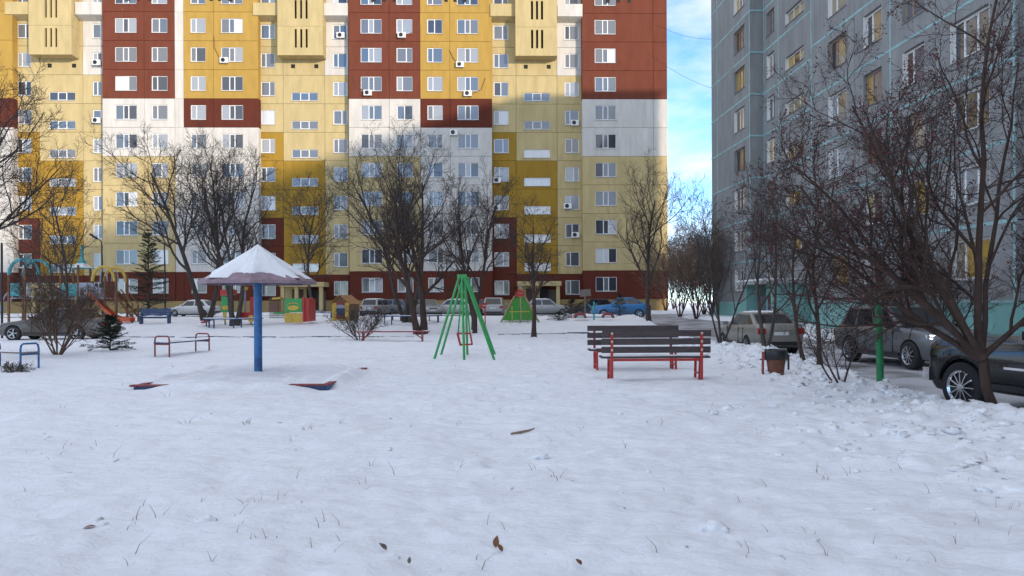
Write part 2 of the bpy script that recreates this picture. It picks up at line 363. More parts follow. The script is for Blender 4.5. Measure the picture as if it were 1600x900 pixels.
GREYW = wall_mat('grey pebbledash', (0.25, 0.252, 0.25), streak=0.16); SEAM = mat('turquoise seam', (0.26, 0.41, 0.42), 0.8, var=0.25, scale=2)
GREYW.node_tree.nodes['Noise Texture.001'].inputs['Scale'].default_value = 40
AQUA = wall_mat('turquoise plinth', (0.21, 0.41, 0.38))
P_DARK = pane_mat('dark glass', (0.035, 0.042, 0.055)); P_BLUE = pane_mat('blue glass', (0.08, 0.11, 0.15), ior=2.1)
P_WHITE = pane_mat('net curtain glass', (0.36, 0.38, 0.40), (0.20, 0.22, 0.25), 5.0); P_BLIND = pane_mat('white blind glass', (0.58, 0.59, 0.60))
P_GREY = pane_mat('grey curtain glass', (0.17, 0.18, 0.20), (0.09, 0.10, 0.115), 6.0); P_GOLD = pane_mat('yellow curtain and stair light glass', (0.50, 0.34, 0.09), (0.32, 0.20, 0.05), 4.0)
P_BEIGE = pane_mat('beige curtain and stair light glass', (0.33, 0.28, 0.20), (0.20, 0.165, 0.12), 5.0); P_BROWN = pane_mat('brown room glass', (0.10, 0.055, 0.035))
FAR_PANES = [P_DARK] * 3 + [P_BLUE] * 4 + [P_WHITE] * 6 + [P_GREY] * 5 + [P_BLIND] * 1
GREY_PANES = [P_DARK] * 4 + [P_GOLD] * 3 + [P_GREY] * 3 + [P_BROWN] * 2 + [P_BEIGE] * 2 + [P_WHITE]
WFRAME_OLD = mat('old wood window frame', (0.30, 0.22, 0.17), 0.7, var=0.3); SILL = mat('metal sill', (0.34, 0.36, 0.38), 0.4, metal=0.6)
PCACHE = {}
def wall_panel(parent, u0, u1, v0, v1, w, m, hole=None, thick=0.14, name='wall_panel', g=0.012, d=0.135):
    """one facade panel with a real window opening; local x along the wall, -y outwards, z up"""
    a, b = u1 - u0, v1 - v0; hl = tuple(round(t, 3) for t in (hole[0] - u0, hole[1] - u0, hole[2] - v0, hole[3] - v0)) if hole else None
    key = (round(a, 3), round(b, 3), hl, round(thick, 3), m.name, d)
    me = PCACHE.get(key)
    if me is None:
        q = MB(); x0, x1, z0, z1 = g, a - g, g, b - g; t = thick; e = 0.015
        q.add([(x0 + e, 0, z0 + e), (x1 - e, 0, z0 + e), (x1 - e, 0, z1 - e), (x0 + e, 0, z1 - e), (x0, e, z0), (x1, e, z0), (x1, e, z1), (x0, e, z1), (x0, t, z0), (x1, t, z0), (x1, t, z1), (x0, t, z1)],
              [(0, 4, 5, 1), (1, 5, 6, 2), (2, 6, 7, 3), (3, 7, 4, 0), (4, 8, 9, 5), (5, 9, 10, 6), (6, 10, 11, 7), (7, 11, 8, 4)])
        if hl:
            h0, h1, k0, k1 = hl
            q.add([(x0 + e, 0, z0 + e), (x1 - e, 0, z0 + e), (x1 - e, 0, z1 - e), (x0 + e, 0, z1 - e), (h0, 0, k0), (h1, 0, k0), (h1, 0, k1), (h0, 0, k1), (h0, d, k0), (h1, d, k0), (h1, d, k1), (h0, d, k1)],
                  [(0, 1, 5, 4), (1, 2, 6, 5), (2, 3, 7, 6), (3, 0, 4, 7), (4, 5, 9, 8), (5, 6, 10, 9), (6, 7, 11, 10), (7, 4, 8, 11)])
        else: q.add([(x0 + e, 0, z0 + e), (x1 - e, 0, z0 + e), (x1 - e, 0, z1 - e), (x0 + e, 0, z1 - e)], [(0, 1, 2, 3)])
        me = q.mesh(name, m); PCACHE[key] = me
    return obj(name, me, parent, (u0, -w, v0))
def window(parent, u0, u1, v0, v1, w, lights, panes, fm, rng, fr=0.06, sill=True, rec=0.07, sash=True, jamb=False):
    """window > pane, sill: frame set back in the opening"""
    W_, H_ = u1 - u0, v1 - v0; key = ('w', round(W_, 3), round(H_, 3), tuple(lights), fm.name, sash); me = PCACHE.get(key)
    xs = [fr]; inner = W_ - 2 * fr - 0.055 * (len(lights) - 1)
    spans = []; x = fr
    for k, fxn in enumerate(lights):
        spans.append((x, x + inner * fxn)); x += inner * fxn + 0.055
    if me is None:
        q = MB(); q.b2(0, fr, 0, .06, 0, H_); q.b2(W_ - fr, W_, 0, .06, 0, H_); q.b2(fr, W_ - fr, 0, .06, 0, fr); q.b2(fr, W_ - fr, 0, .06, H_ - fr, H_)
        for a, b in zip(spans[:-1], spans[1:]): q.b2(a[1], b[0], -0.004, .058, fr, H_ - fr)
        if len(lights) > 1 and sash:
            s = spans[1] if len(lights) == 3 else spans[0]; e = 0.035     # the opening sash has its own thicker frame
            q.b2(s[0], s[0] + e, -0.012, .03, fr, H_ - fr); q.b2(s[1] - e, s[1], -0.012, .03, fr, H_ - fr); q.b2(s[0] + e, s[1] - e, -0.012, .03, fr, fr + e); q.b2(s[0] + e, s[1] - e, -0.012, .03, H_ - fr - e, H_ - fr)
        me = q.mesh('window', fm); PCACHE[key] = me
    o = obj('window', me, parent, (u0, -w + rec, v0))
    if jamb:
        for xa in (0.004, W_ - .034): MB().b2(xa, xa + .03, -rec + .015, -.002, .004, H_ - .004).build('jamb', WHITEP, o)
    for (a, b), pm in zip(spans, panes):
        pk = ('p', round(b - a, 3), round(H_, 3), pm.name); pmsh = PCACHE.get(pk)
        if pmsh is None: pmsh = MB().b2(0, b - a, 0, .02, 0, H_ - 2 * fr).mesh('pane', pm); PCACHE[pk] = pmsh
        obj('pane', pmsh, o, (a, 0.03, fr), (R(rng.uniform(-.25, .25)), 0, 0))
    if sill:
        sk = ('s', round(W_, 3), rec); sm = PCACHE.get(sk)
        if sm is None: sm = MB().add([(-.04, -.06 - rec, -.035), (W_ + .04, -.06 - rec, -.035), (W_ + .04, -rec, -.012), (-.04, -rec, -.012), (-.04, -.06 - rec, -.055), (W_ + .04, -.06 - rec, -.055), (W_ + .04, -rec, -.032), (-.04, -rec, -.032)], [(0, 1, 2, 3), (4, 7, 6, 5), (0, 4, 5, 1), (0, 3, 7, 4), (1, 5, 6, 2)]).mesh('sill', SILL); PCACHE[sk] = sm
        obj('sill', sm, o)
    return o
def pick(rng, n, pool):
    a = rng.choice(pool); return [a if rng.random() < 0.62 else rng.choice(pool) for _ in range(n)]

def far_tower():
    rng = random.Random(3); YD = 75.0
    T = empty('apartment_tower', (0, YD, 0), R(1.2), 'tall panel apartment tower painted red brown, gold, cream and white', 'building')
    D = 0.8; V0, PT, NR = 1.94, 2.92, 11
    def U(px, w=0.0, y=230): 
        dx = ray(px, y)[0]; d = YD - w; x = dx * d
        for _ in range(3): x = dx * (d + x * 0.021)
        return x
    # backing wall behind the panels
    q = MB(); q.b2(U(-130), U(1043) - .02, .95, 14, 0.2, V0 + PT * NR + .6); q.build('wall_core', CORE, T)
    MB().b2(U(-130) - .2, U(1043) + .1, -.3, 14.2, V0 + PT * NR + .6, V0 + PT * NR + .95).build('roof', CORE, T)
    def ac(u, v, w):
        o = MB().b2(-.4, .4, -.30, -.02, 0, .55).build('air_conditioner', WHITEP, T, (u, -w, v))
        f = MB(); f.lathe([(.21, 0), (.21, -.015), (.17, -.02), (.0, -.012)], 16, (-.08, -.302, .28), 'Y'); f.build('fan', BLACK, o)
        f = MB(); f.b2(-.3, -.26, -.3, 0, -.05, -.002); f.b2(.26, .3, -.3, 0, -.05, -.002); f.build('bracket', STEEL, o)
    def bay(px0, px1, w, cols, colour, thick, off=0.0, hsill=0.80, hh=1.47, ledge=True):
        """cols: list of (px0, px1, lights); one wall panel per column and storey"""
        edges = [px0]
        for a, b in zip(cols[:-1], cols[1:]): edges.append((a[1] + b[0]) / 2)
        edges.append(px1)
        for j in range(NR):
            va, vb = V0 + PT * j + off, V0 + PT * (j + 1) + off
            if j == 0: va = V0
            for k in range(max(1, len(cols))):
                u0, u1 = U(edges[k], w), U(edges[k + 1], w); c = colour(j)
                if cols and cols[k] and j < NR:
                    a, b, li = cols[k]; h0 = va + hsill if j else V0 + off + hsill; hole = (U(a, w), U(b, w), h0, h0 + hh)
                    wall_panel(T, u0, u1, va, vb, w, c, hole, thick)
                    lt = list(li)
                    if len(lt) == 2 and rng.random() < .35: lt = [.5, .5] if rng.random() < .5 else lt[::-1]
                    if j < 11: window(T, hole[0], hole[1], hole[2], hole[3], w, lt, pick(rng, len(lt), FAR_PANES if j > 2 else FAR_PANES + [P_DARK] * 16 + [P_GREY] * 4), WHITEP, rng)  # lower storeys: extra dark panes put the darkening by trees into the colour
                else: wall_panel(T, u0, u1, va, vb, w, c, None, thick)
    TRI = (.37, .25, .38); DBL = (.36, .64)
    cR = lambda j: BROWN if j == 0 else REDW if j >= 7 else WHITE if j >= 5 else CREAM
    cY = lambda j: BROWN if j == 0 else GOLD if j >= 7 else BROWN if j == 6 else WHITE
    cL = lambda j: BROWN if j < 3 else GOLD2 if j < 6 else CREAM
    cS = lambda j: BROWN if j == 0 else GOLD2 if j < 5 else CREAM
    cP = lambda j: BROWN if j == 0 else WHITE if j >= 8 else CREAM
    MT = D + .14
    bay(-128, 20, 0, [(-110, -76, TRI), (-40, -16, DBL)], cY, MT)
    bay(160, 273, 0, [(180, 214, TRI), (237, 262, DBL)], cR, MT)
    bay(287, 404, 0, [(298, 322, DBL), (346, 380, TRI)], cY, MT)
    bay(545, 657, 0, [(564, 597, TRI), (620, 645, DBL)], cR, MT)
    bay(657, 769, 0, [(668, 692, DBL), (715, 748, TRI)], cY, MT)
    bay(910, 1021, 0, [(930, 963, TRI)], cR, MT)
    bay(1021, 1043, 0, [None], cR, MT)
    # white expansion strip between the two sections
    for j in range(NR): wall_panel(T, U(273, 0), U(287, 0), V0 + PT * j, V0 + PT * (j + 1), -.06, WHITE if j else BROWN, None, MT - .06, 'joint_strip', 0.004)
    off = -0.30
    for n, (l0, l1, lw, s0, s1, sw, r1, rw) in enumerate([(20, 62, (27, 49), 62, 130, (77, 118), 160, (145, 166)), (404, 443, (408, 430), 443, 508, (456, 497), 545, (521, 543)), (769, 807, (772, 795), 807, 871, (819, 860), 910, (883, 905))]):
        bay(l0, l1, -D, [(lw[0], lw[1], DBL)], cL, .14, off)
        bay(s1, r1, -D, [(rw[0], rw[1], DBL)], cP, .14, off)
        w = -D
        for j in range(NR):
            va, vb = V0 + PT * j + off, V0 + PT * (j + 1) + off
            if j == 0: va = V0 + 1.0
            if j <= 7 and j > 0:
                hole = (U(sw[0], w), U(sw[1], w), va + .32, va + 1.17)
                wall_panel(T, U(s0, w), U(s1, w), va, vb, w, cS(j), hole)
                pp = [P_BLIND] * 3 if (n == 2 and j < 6 and rng.random() < .6) else pick(rng, 3, FAR_PANES)
                window(T, *hole, w, (.33, .34, .33), pp, WHITEP, rng, .05)
            else: wall_panel(T, U(s0, w), U(s1, w), va, vb, w, cS(j))
        # vent openings under the overhanging stair box
        for a in (0.24, 0.80):
            uu = U(s0, w) + a * (U(s1, w) - U(s0, w)); MB().b2(-.2, .2, -.01, .01, -.2, .2).build('vent', DARK, T, (uu, -w - .006, V0 + PT * 8 + .62))
        # overhanging stair box with vertical slots
        e = 0.63; b0, b1 = {0: (45, 112), 1: (434, 505), 2: (806, 871)}[n]; u0, u1 = U(b0, e), U(b1, e); vb = 1.55 + (474 - 87) / 1150 * (YD - e)
        for lv in range(3):
            z0 = vb + PT * lv; sl = [u0 + (u1 - u0) * t for t in (.33, .36, .455, .485, .58, .61)]
            sl = [u0 + (u1 - u0) * (.40 + .12 * k) for k in range(3)]; hw = .11; q = MB(); y1 = D + .55
            zz = [z0, z0 + .75, z0 + 2.62, z0 + PT]; 
            q.b2(u0, u1, -e, -e + .2, zz[0], zz[1]); q.b2(u0, u1, -e, -e + .2, zz[2], zz[3] - .02)
            xs = [u0] + [t for s_ in sl for t in (s_ - hw, s_ + hw)] + [u1]
            for k in range(0, len(xs), 2): q.b2(xs[k], xs[k + 1], -e, -e + .2, zz[1], zz[2])
            q.b2(u0, u0 + .2, -e + .2, D, zz[0], zz[3] - .02); q.b2(u1 - .2, u1, -e + .2, D, zz[0], zz[3] - .02)
            if lv == 0: q.b2(u0 + .2, u1 - .2, -e + .2, D, zz[0], zz[0] + .2)
            q.build('stair_box', CREAM, T); MB().b2(u0 + .25, u1 - .25, .2, .25, zz[0] + .3, zz[3]).build('slot_back', DARK, T)
        # balconies flanking the box
        for (p0, p1) in ({0: ((8, 45), (118, 159)), 1: ((396, 434), (503, 544)), 2: ((767, 806), (872, 911))}[n]):
            u0b, u1b = U(p0, .12), U(p1, .12); zb = V0 + PT * 10 - .35
            q = MB(); q.b2(u0b, u1b, -.12, .0, zb, zb + 1.25); q.b2(u0b, u0b + .12, .0, D, zb, zb + 1.25); q.b2(u1b - .12, u1b, .0, D, zb, zb + 1.25)
            q.add([(u0b, -.12, zb), (u1b, -.12, zb), (u1b, D, zb - .35), (u0b, D, zb - .35), (u0b, D, zb), (u1b, D, zb)], [(0, 3, 2, 1), (0, 4, 3), (1, 2, 5)])
            q.build('balcony', WHITE if p0 in (118, 503, 872) else CREAM, T)
        # entrance porch
        u0, u1 = U(s0, 0), U(s1, 0); mid = (u0 + u1) / 2; q = MB(); y0 = -1.6
        for k in (u0 + .1, u0 + (u1 - u0) * .35, u1 - .3): q.b2(k, k + .35, y0, y0 + .35, .4, 3.3)
        q.b2(u0, u1 + .2, y0 - .15, D, 3.3, 3.75); q.b2(u0 + .1, u0 + (u1 - u0) * .55, -.3, D, .6, 3.3); q.build('porch', CREAM, T)
        MB().b2(u1 - 2.2, u1 - 1.0, -.05, .0, .95, 3.05).build('entrance_door', DARK, T)
        MB().b2(u0 + .9, u0 + 2.0, -.36, -.31, .95, 3.05).build('entrance_door', mat('brown steel door', (.07, .03, .02), .5), T)
        for k in range(3): MB().b2(u1 - 2.6, u1 + .1, y0 - .3 * (3 - k) + .1, y0 - .3 * (2 - k) + .1, .3, .5 + .15 * k + .15).build('step', mat('concrete', (.3, .29, .28), .9, var=.2), T)
    for a, b in ((-128, 62), (130, 443), (508, 807), (871, 1043)):
        MB().b2(U(a), U(b), .06, 1.0, .2, V0 - .01).build('foundation', BASEM, T)
    # vent slots under the top storey
    for c in (199, 216, 234, 330, 343, 360, 583, 600, 616, 697, 711, 726, 950, 966, 983):
        MB().b2(-.17, .17, -.008, .006, -.22, .22).build('vent_slot', DARK, T, (U(c, 0, 2), -.003, V0 + PT * 10 + 1.32))
    for px, py, w in [(152, 103, -D), (152, 192, -D), (351, 98, 0), (533, 58, -D), (628, 57, 0), (575, 147, 0), (719, 102, 0), (731, 147, 0), (709, 208, 0), (898, 192, -D), (777, 282, -D), (887, 322, -D), (899, 367, -D), (776, 325, -D)]:
        ac(U(px, w, py), 1.55 + ray(px, py)[1] * (YD - w) - .28, w)
    # hanging refrigerant lines beside some units
    for pts, w in [([(334, 60), (335, 78), (344, 96)], 0), ([(702, 79), (708, 92), (716, 100)], 0), ([(758, 122), (752, 140), (738, 147)], 0), ([(552, 122), (558, 135), (570, 146)], 0), ([(655, 35), (652, 50), (636, 55)], 0)]:
        MB().tube([(U(a, w, b), -w - .03, 1.55 + ray(a, b)[1] * YD) for a, b in pts], .035, 5).build('refrigerant_pipe', mat('brown conduit', (.16, .07, .03), .7), T)
far_tower()

def grey_block():
    rng = random.Random(11)
    ang = math.atan2(-1.0, 0.0496); x0, y0 = float(xface(57.5)), 57.5
    G = empty('grey_apartment_block', (x0, y0, -0.26), ang, 'grey pebbledash nine storey panel block with turquoise seams', 'building')
    B, PT, NF, DD = 1.8, 2.8, 9, 0.9; top = B + PT * NF
    LEN = 118
    MB().b2(0.02, LEN, 1.30, 13, -.3, top + .3).build('wall_core', CORE, G)
    MB().b2(-.3, LEN + .3, -.35, 13.3, top + .3, top + .55).build('roof', CORE, G)
    def column(u0, u1, w, hole, lights, thick, rows=range(NF), stair=False):
        for j in rows:
            va, vb = B + PT * j, B + PT * (j + 1)
            if hole:
                s, hh = (.42, .80) if stair else (.82, 1.53); h = (hole[0], hole[1], va + s, va + s + hh)
                wall_panel(G, u0, u1, va, vb, w, GREYW, h, thick, g=.02, d=.27)
                old = (not stair) and rng.random() < .35
                pool = [P_BEIGE, P_GOLD, P_BROWN, P_BEIGE] if stair else GREY_PANES  # stair panes: yellow and beige colour imitates the lit stairwell, no curtains there
                window(G, *h, w, lights, pick(rng, len(lights), pool), WFRAME_OLD if old else WHITEP, rng, .07, rec=.18, sash=not stair, jamb=(not old))
            else: wall_panel(G, u0, u1, va, vb, w, GREYW, None, thick, g=.02)
    def seams(u0, u1, w, verts=(), brk=()):
        for j in range(0, NF + 1):
            MB().b2(u0, u1, -.012, .03, -.06, .06).build('seam_band', SEAM, G, (0, -w, B + PT * j))
        for v in verts: MB().b2(v - .05, v + .05, -.016, .03, B - .05, top).build('seam_band', SEAM, G, (0, -w, 0))
    TRI = (.26, .37, .37); DBL = (.34, .66)
    def section(o):
        w = -DD                                                    # recessed stair bay, then the proud bay
        column(o + 8.1, o + 10.6, w, (o + 8.65, o + 9.95), (.5, .5), .42); column(o + 10.6, o + 17.0, w, (o + 11.6, o + 14.2), (.33, .34, .33), .42, stair=True)
        seams(o + 8.1, o + 17.0, w, (o + 8.2, o + 10.6))
        t = DD + .42
        column(o + 17.0, o + 21.7, 0, (o + 19.0, o + 20.9), DBL, t); column(o + 21.7, o + 24.8, 0, (o + 22.5, o + 24.1), DBL, t)
        column(o + 24.8, o + 28.0, 0, (o + 25.7, o + 27.3), DBL, t); column(o + 28.0, o + 32.4, 0, (o + 28.9, o + 31.1), TRI, t)
        seams(o + 17.0, o + 32.4, 0, (o + 17.1, o + 24.8, o + 32.3))
        MB().b2(o + 17.0, o + 32.4, 0.02, 1.0, -.3, B - .02).build('plinth', AQUA, G); MB().b2(o + 8.1, o + 17, DD + .02, 1.2, -.3, B - .02).build('plinth', AQUA, G)
        if o > 0: return
        # entrance lobby in the recess: turquoise porch with a slab roof and dark door
        for pw in ((10.4, 10.7, -1.3, DD), (14.6, 14.9, -1.3, DD), (12.9, 14.6, -.9, -.7)): MB().b2(o + pw[0], o + pw[1], pw[2], pw[3], -.2, 2.9).build('porch_wall', AQUA, G)
        MB().b2(o + 10.0, o + 15.3, -1.7, DD, 2.9, 3.1).build('porch_roof', mat('concrete slab', (.36, .36, .36), .9, var=.2), G)
        MB().b2(o + 10.8, o + 12.8, -.6, -.55, -.2, 2.2).build('entrance_door', mat('grey steel door', (.10, .11, .13), .5), G)
        MB().b2(o + 13.2, o + 14.3, -.925, -.90, 1.0, 2.3).build('porch_window', P_BROWN, G)
        MB().b2(o + 10.0, o + 15.3, -1.7, DD - .01, 3.102, 3.2).build('snow_cap', SNOW, G)
    column(0, 1.4, 0, None, None, DD + .5); column(1.4, 8.1, 0, (5.0, 7.1), (.34, .30, .36), DD + .42); seams(0, 8.1, 0, (1.4, 8.0))
    MB().b2(0, 8.1, 0.02, 1.0, -.3, B - .02).build('plinth', AQUA, G)
    # stepped return wall seams that face the courtyard entrance
    for j in range(NF + 1): MB().b2(-.012, .03, .0, DD, -.06, .06).build('seam_band', SEAM, G, (8.1, 0, B + PT * j))
    section(0); section(24.3)
    # the block runs on behind the photographer
    for k in range(8):
        for j in range(0, NF): 
            if k < 8: wall_panel(G, 56.7 + k * 7.65, 56.7 + (k + 1) * 7.65, B + PT * j, B + PT * (j + 1), 0, GREYW, None, DD + .14, g=.02)
    MB().b2(56.7, LEN, 0.02, 1.0, -.3, B - .02).build('plinth', AQUA, G)
grey_block()
def pavement():
    ys = np.linspace(-40, 58, 60); V = []; Fq = []
    for i, y in enumerate(ys):
        a, b = float(xr(y)), float(xface(y)) + 1.4; z = float(terr(y)) - .12
        V += [(a, y, z - .2), (a, y, z), (b, y, z)]
        if i: n = 3 * i; Fq += [(n - 3, n, n + 1, n - 2), (n - 2, n + 1, n + 2, n - 1)]
    tag(obj('pavement', raw_mesh('pavement', V, Fq, SNOW, False)), 'snowy pavement strip along the grey block', kind='structure')
pavement()
# ------------------------------------------------------------ trees
def norm(a): return a / (np.linalg.norm(a, axis=-1, keepdims=True) + 1e-9)
def poly_from(start, d, L, n, wig, up, rng, droop=0.0):
    """B polylines of n points: start (B,3), direction d (B,3), length L (B,)"""
    B = len(start); P = np.zeros((B, n, 3)); P[:, 0] = start; d = norm(d)
    for i in range(1, n):
        d = norm(d + rng.normal(0, wig, (B, 3)) + np.array([0, 0, 1.0]) * (up - droop * i / n))
        P[:, i] = P[:, i - 1] + d * (L / (n - 1))[:, None]
    return P
def spawn(P, Rr, k, t0, t1, ang, lr, n, wig, up, rr, rng, droop=0.0, rmin=0.003, plen=None):
    B, m, _ = P.shape; idx = np.repeat(np.arange(B), k); K = len(idx)
    t = (np.tile((np.arange(k) + 0.5) / k, B) + rng.uniform(-.45 / k, .45 / k, K)) * (t1 - t0) + t0
    f = t * (m - 1); i = np.clip(f.astype(int), 0, m - 2); fr = (f - i)[:, None]
    s = P[idx, i] * (1 - fr) + P[idx, i + 1] * fr; tan = norm(P[idx, i + 1] - P[idx, i])
    pr = Rr[idx, i] * (1 - fr[:, 0]) + Rr[idx, i + 1] * fr[:, 0]
    az = np.tile(np.arange(k) * 2.399, B) + np.repeat(rng.uniform(0, 6.28, B), k) + rng.normal(0, .35, K)
    ref = np.where(np.abs(tan[:, 2:3]) > .9, np.array([[1.0, 0, 0]]), np.array([[0, 0, 1.0]]))
    a = norm(np.cross(tan, ref)); b = np.cross(tan, a)
    th = np.radians(rng.uniform(ang[0], ang[1], K))[:, None]
    d = tan * np.cos(th) + (a * np.cos(az)[:, None] + b * np.sin(az)[:, None]) * np.sin(th)
    Lp = np.linalg.norm(np.diff(P, axis=1), axis=2).sum(1)[idx]
    L = Lp * rng.uniform(lr[0], lr[1], K) * (1.15 - .55 * t)
    Q = poly_from(s, d, L, n, wig, up, rng, droop)
    r0 = np.maximum(pr * rr, rmin); RQ = r0[:, None] * np.linspace(1, .35, n)[None, :]
    return Q, np.maximum(RQ, rmin * .7)
def tube_arrays(P, Rr, ns):
    B, n, _ = P.shape; T = np.empty_like(P); T[:, 1:-1] = P[:, 2:] - P[:, :-2]; T[:, 0] = P[:, 1] - P[:, 0]; T[:, -1] = P[:, -1] - P[:, -2]; T = norm(T)
    ref = np.where(np.abs(T[:, :1, 2:3]) > .9, np.array([[[1.0, 0, 0]]]), np.array([[[0, 0, 1.0]]])) * np.ones((B, n, 1))
    a = norm(np.cross(T, ref)); b = np.cross(T, a)
    k = np.arange(ns) * 2 * math.pi / ns
    V = P[:, :, None, :] + Rr[:, :, None, None] * (a[:, :, None, :] * np.cos(k)[None, None, :, None] + b[:, :, None, :] * np.sin(k)[None, None, :, None])
    base = (np.arange(B)[:, None, None] * n + np.arange(n - 1)[None, :, None]) * ns; kk = np.arange(ns)[None, None, :]; k2 = (kk + 1) % ns
    Fq = np.stack([base + kk, base + k2, base + ns + k2, base + ns + kk], -1).reshape(-1, 4)
    return V.reshape(-1, 3), Fq
def join(parts):
    V = []; Fq = []; n = 0
    for P, Rr, ns in parts:
        v, f = tube_arrays(P, Rr, ns); V.append(v); Fq.append(f + n); n += len(v)
    return np.concatenate(V), np.concatenate(Fq)
def bare_tree(label, x, y, h, stems=1, r=0.12, spread=0.35, counts=(8, 7, 7, 5), seed=1, lean=(0, 0), bark=BARK, twig=TWIG, t0=0.30, ang=(30, 60), up=0.10, group=None, droop=0.0, twr=0.005, cat='tree', name='bare_tree', berries=0, trunk_frac=0.75, lr=(.42, .66), tw_lr=(.35, .7), z=None, berrym=None, fork=None, dirs=None):
    rng = np.random.default_rng(seed); z0 = Hs(x, y) - 0.08 if z is None else z
    o = empty(name, (x, y, z0), 0, label, cat, group)
    th = rng.uniform(0, 6.28) + np.arange(stems) * 6.283 / stems
    st = np.stack([np.cos(th), np.sin(th), np.zeros(stems)], 1) * (r * 0.8 if stems > 1 else 0)
    sp = spread if stems > 1 else 0.06
    d = np.stack([np.cos(th) * sp + lean[0], np.sin(th) * sp + lean[1], np.ones(stems)], 1)
    L = h * trunk_frac * rng.uniform(.85, 1.05, stems)
    if dirs: d = np.array([q[:3] for q in dirs], float); L = np.array([q[3] for q in dirs], float)
    if fork: st = st * .5 + np.array(fork)
    P = poly_from(st, d, L, 10, .07, .05, rng); Rr = r * np.linspace(1, .28, 10)[None, :] * rng.uniform(.75, 1.05, (stems, 1)); Rr[:, 0] *= 1.35
    if fork:
        FP = np.linspace(0, 1, 7)[None, :, None] * np.array(fork)[None, None, :] + np.array([[[.04 * math.sin(k * 1.3), .03 * math.cos(k), 0] for k in range(7)]]); FP[0, -1, 2] += .04
        FR = np.array([[1.35, 1.1, 1.0, .97, .97, 1.05, .85]]) * r * 1.25
    v, f = join([(FP, FR, 10), (P, Rr, 9)]) if fork else tube_arrays(P, Rr, 9); obj('trunk', raw_mesh('trunk', v, f, bark), o)
    lv = [(P, Rr)]
    A = spawn(P, Rr, counts[0], t0, .99, ang, lr, 8, .13, up, .62, rng, droop)
    B_ = spawn(A[0], A[1], counts[1], .18, .98, (25, 60), (.38, .62), 6, .15, up, .6, rng, droop, .006)
    v, f = join([(A[0], A[1], 6), (B_[0], B_[1], 5)]); obj('limbs', raw_mesh('limbs', v, f, bark), o)
    C = spawn(B_[0], B_[1], counts[2], .12, 1.0, (25, 60), (.38, .68), 5, .18, up * .8, .6, rng, droop, twr * 1.1)
    ps = [(C[0], C[1], 4)]; last = C
    if len(counts) > 3 and counts[3]:
        E = spawn(C[0], C[1], counts[3], .15, 1.0, (25, 60), tw_lr, 3, .2, up * .6, .7, rng, droop, twr); ps.append((E[0], E[1], 3)); last = E
    v, f = join(ps); obj('crown', raw_mesh('crown', v, f, twig, False), o)
    if berries:
        tips = last[0][rng.integers(0, len(last[0]), berries), -1] + rng.normal(0, .015, (berries, 3)) - [0, 0, .015]
        oc = np.array([[1, 0, 0], [-1, 0, 0], [0, 1, 0], [0, -1, 0], [0, 0, 1], [0, 0, -1.0]]) * .0145
        of = np.array([[0, 2, 4], [2, 1, 4], [1, 3, 4], [3, 0, 4], [2, 0, 5], [1, 2, 5], [3, 1, 5], [0, 3, 5]])
        V = (tips[:, None, :] + oc[None] * rng.uniform(.7, 1.3, (berries, 1, 1))).reshape(-1, 3); Fb = (of[None] + (np.arange(berries) * 6)[:, None, None]).reshape(-1, 3)
        b = obj('berries', raw_mesh('berries', V, Fb, berrym or mat('dark red berry', (.10, .010, .013), .4)), o); b['kind'] = 'stuff'
    return o
GT = 'bare trees in the courtyard'
bare_tree('spreading bare tree whose trunk stands beyond the dark parked saloon, limbs over gold wall', X(-75, 21), 21, 9.2, 2, .15, .38, (9, 8, 8, 5), 21, (.10, 0), ang=(25, 55), group=GT, twr=.0045)
bare_tree('slim bare tree just behind the dark saloon by the slide tower', X(104, 36.5), 36.5, 9.0, 1, .12, .3, (12, 7, 7, 4), 5, group=GT, twr=.006, t0=.28, ang=(35, 65))
bare_tree('thin young bare tree beside the ladder arch of the slide tower', X(88, 40), 40, 6.5, 1, .08, .3, (10, 6, 6, 4), 6, group=GT, twr=.006, ang=(30, 60))
bare_tree('wide bare tree with two trunks in front of the gold and white bay', X(323, 47), 47, 12.6, 2, .17, .22, (10, 8, 7, 5), 7, group=GT, twr=.007, ang=(28, 58))
bare_tree('bare tree with three leaning trunks ringed by a low bench behind the mushroom canopy', X(366, 42), 42, 10.5, 3, .16, .16, (8, 7, 7, 4), 8, group=GT, twr=.0065, ang=(25, 55))
bare_tree('bare tree standing before the cream entrance porch', X(489, 58), 58, 13.0, 1, .19, .3, (12, 8, 7, 4), 9, group=GT, twr=.008, ang=(35, 65), lean=(-.02, 0))
bare_tree('dense dark bare tree with several trunks inside the ring bench', X(636, 44), 44, 12.6, 3, .17, .36, (8, 7, 7, 5), 10, group=GT, twr=.0065, ang=(25, 55), bark=BARK)
bare_tree('thick trunked bare tree rising behind the long red bench', X(657, 36.5), 36.5, 9.0, 2, .22, .22, (9, 7, 7, 5), 11, group=GT, twr=.0055, ang=(28, 58), bark=BARKR, lean=(-.1, 0))
bare_tree('upright twiggy bare tree behind the green swing frame', X(741, 39), 39, 9.3, 2, .12, .16, (10, 7, 7, 4), 12, group=GT, twr=.006, ang=(20, 45), bark=BARKR)
bare_tree('crooked small bare tree beside the green climbing pyramid', X(834, 33), 33, 6.4, 1, .125, .3, (9, 7, 7, 4), 13, lean=(-.10, 0), group=GT, twr=.0055, ang=(30, 60), t0=.25, bark=BARKR)
bare_tree('vase shaped bare tree leaning behind the two facing plank benches', X(1014, 43), 43, 10.3, 1, .17, .3, (12, 7, 6, 4), 14, lean=(-.07, 0), group=GT, twr=.006, ang=(22, 45), up=.14, t0=.25)
GB = 'leafless bushes between the two buildings'
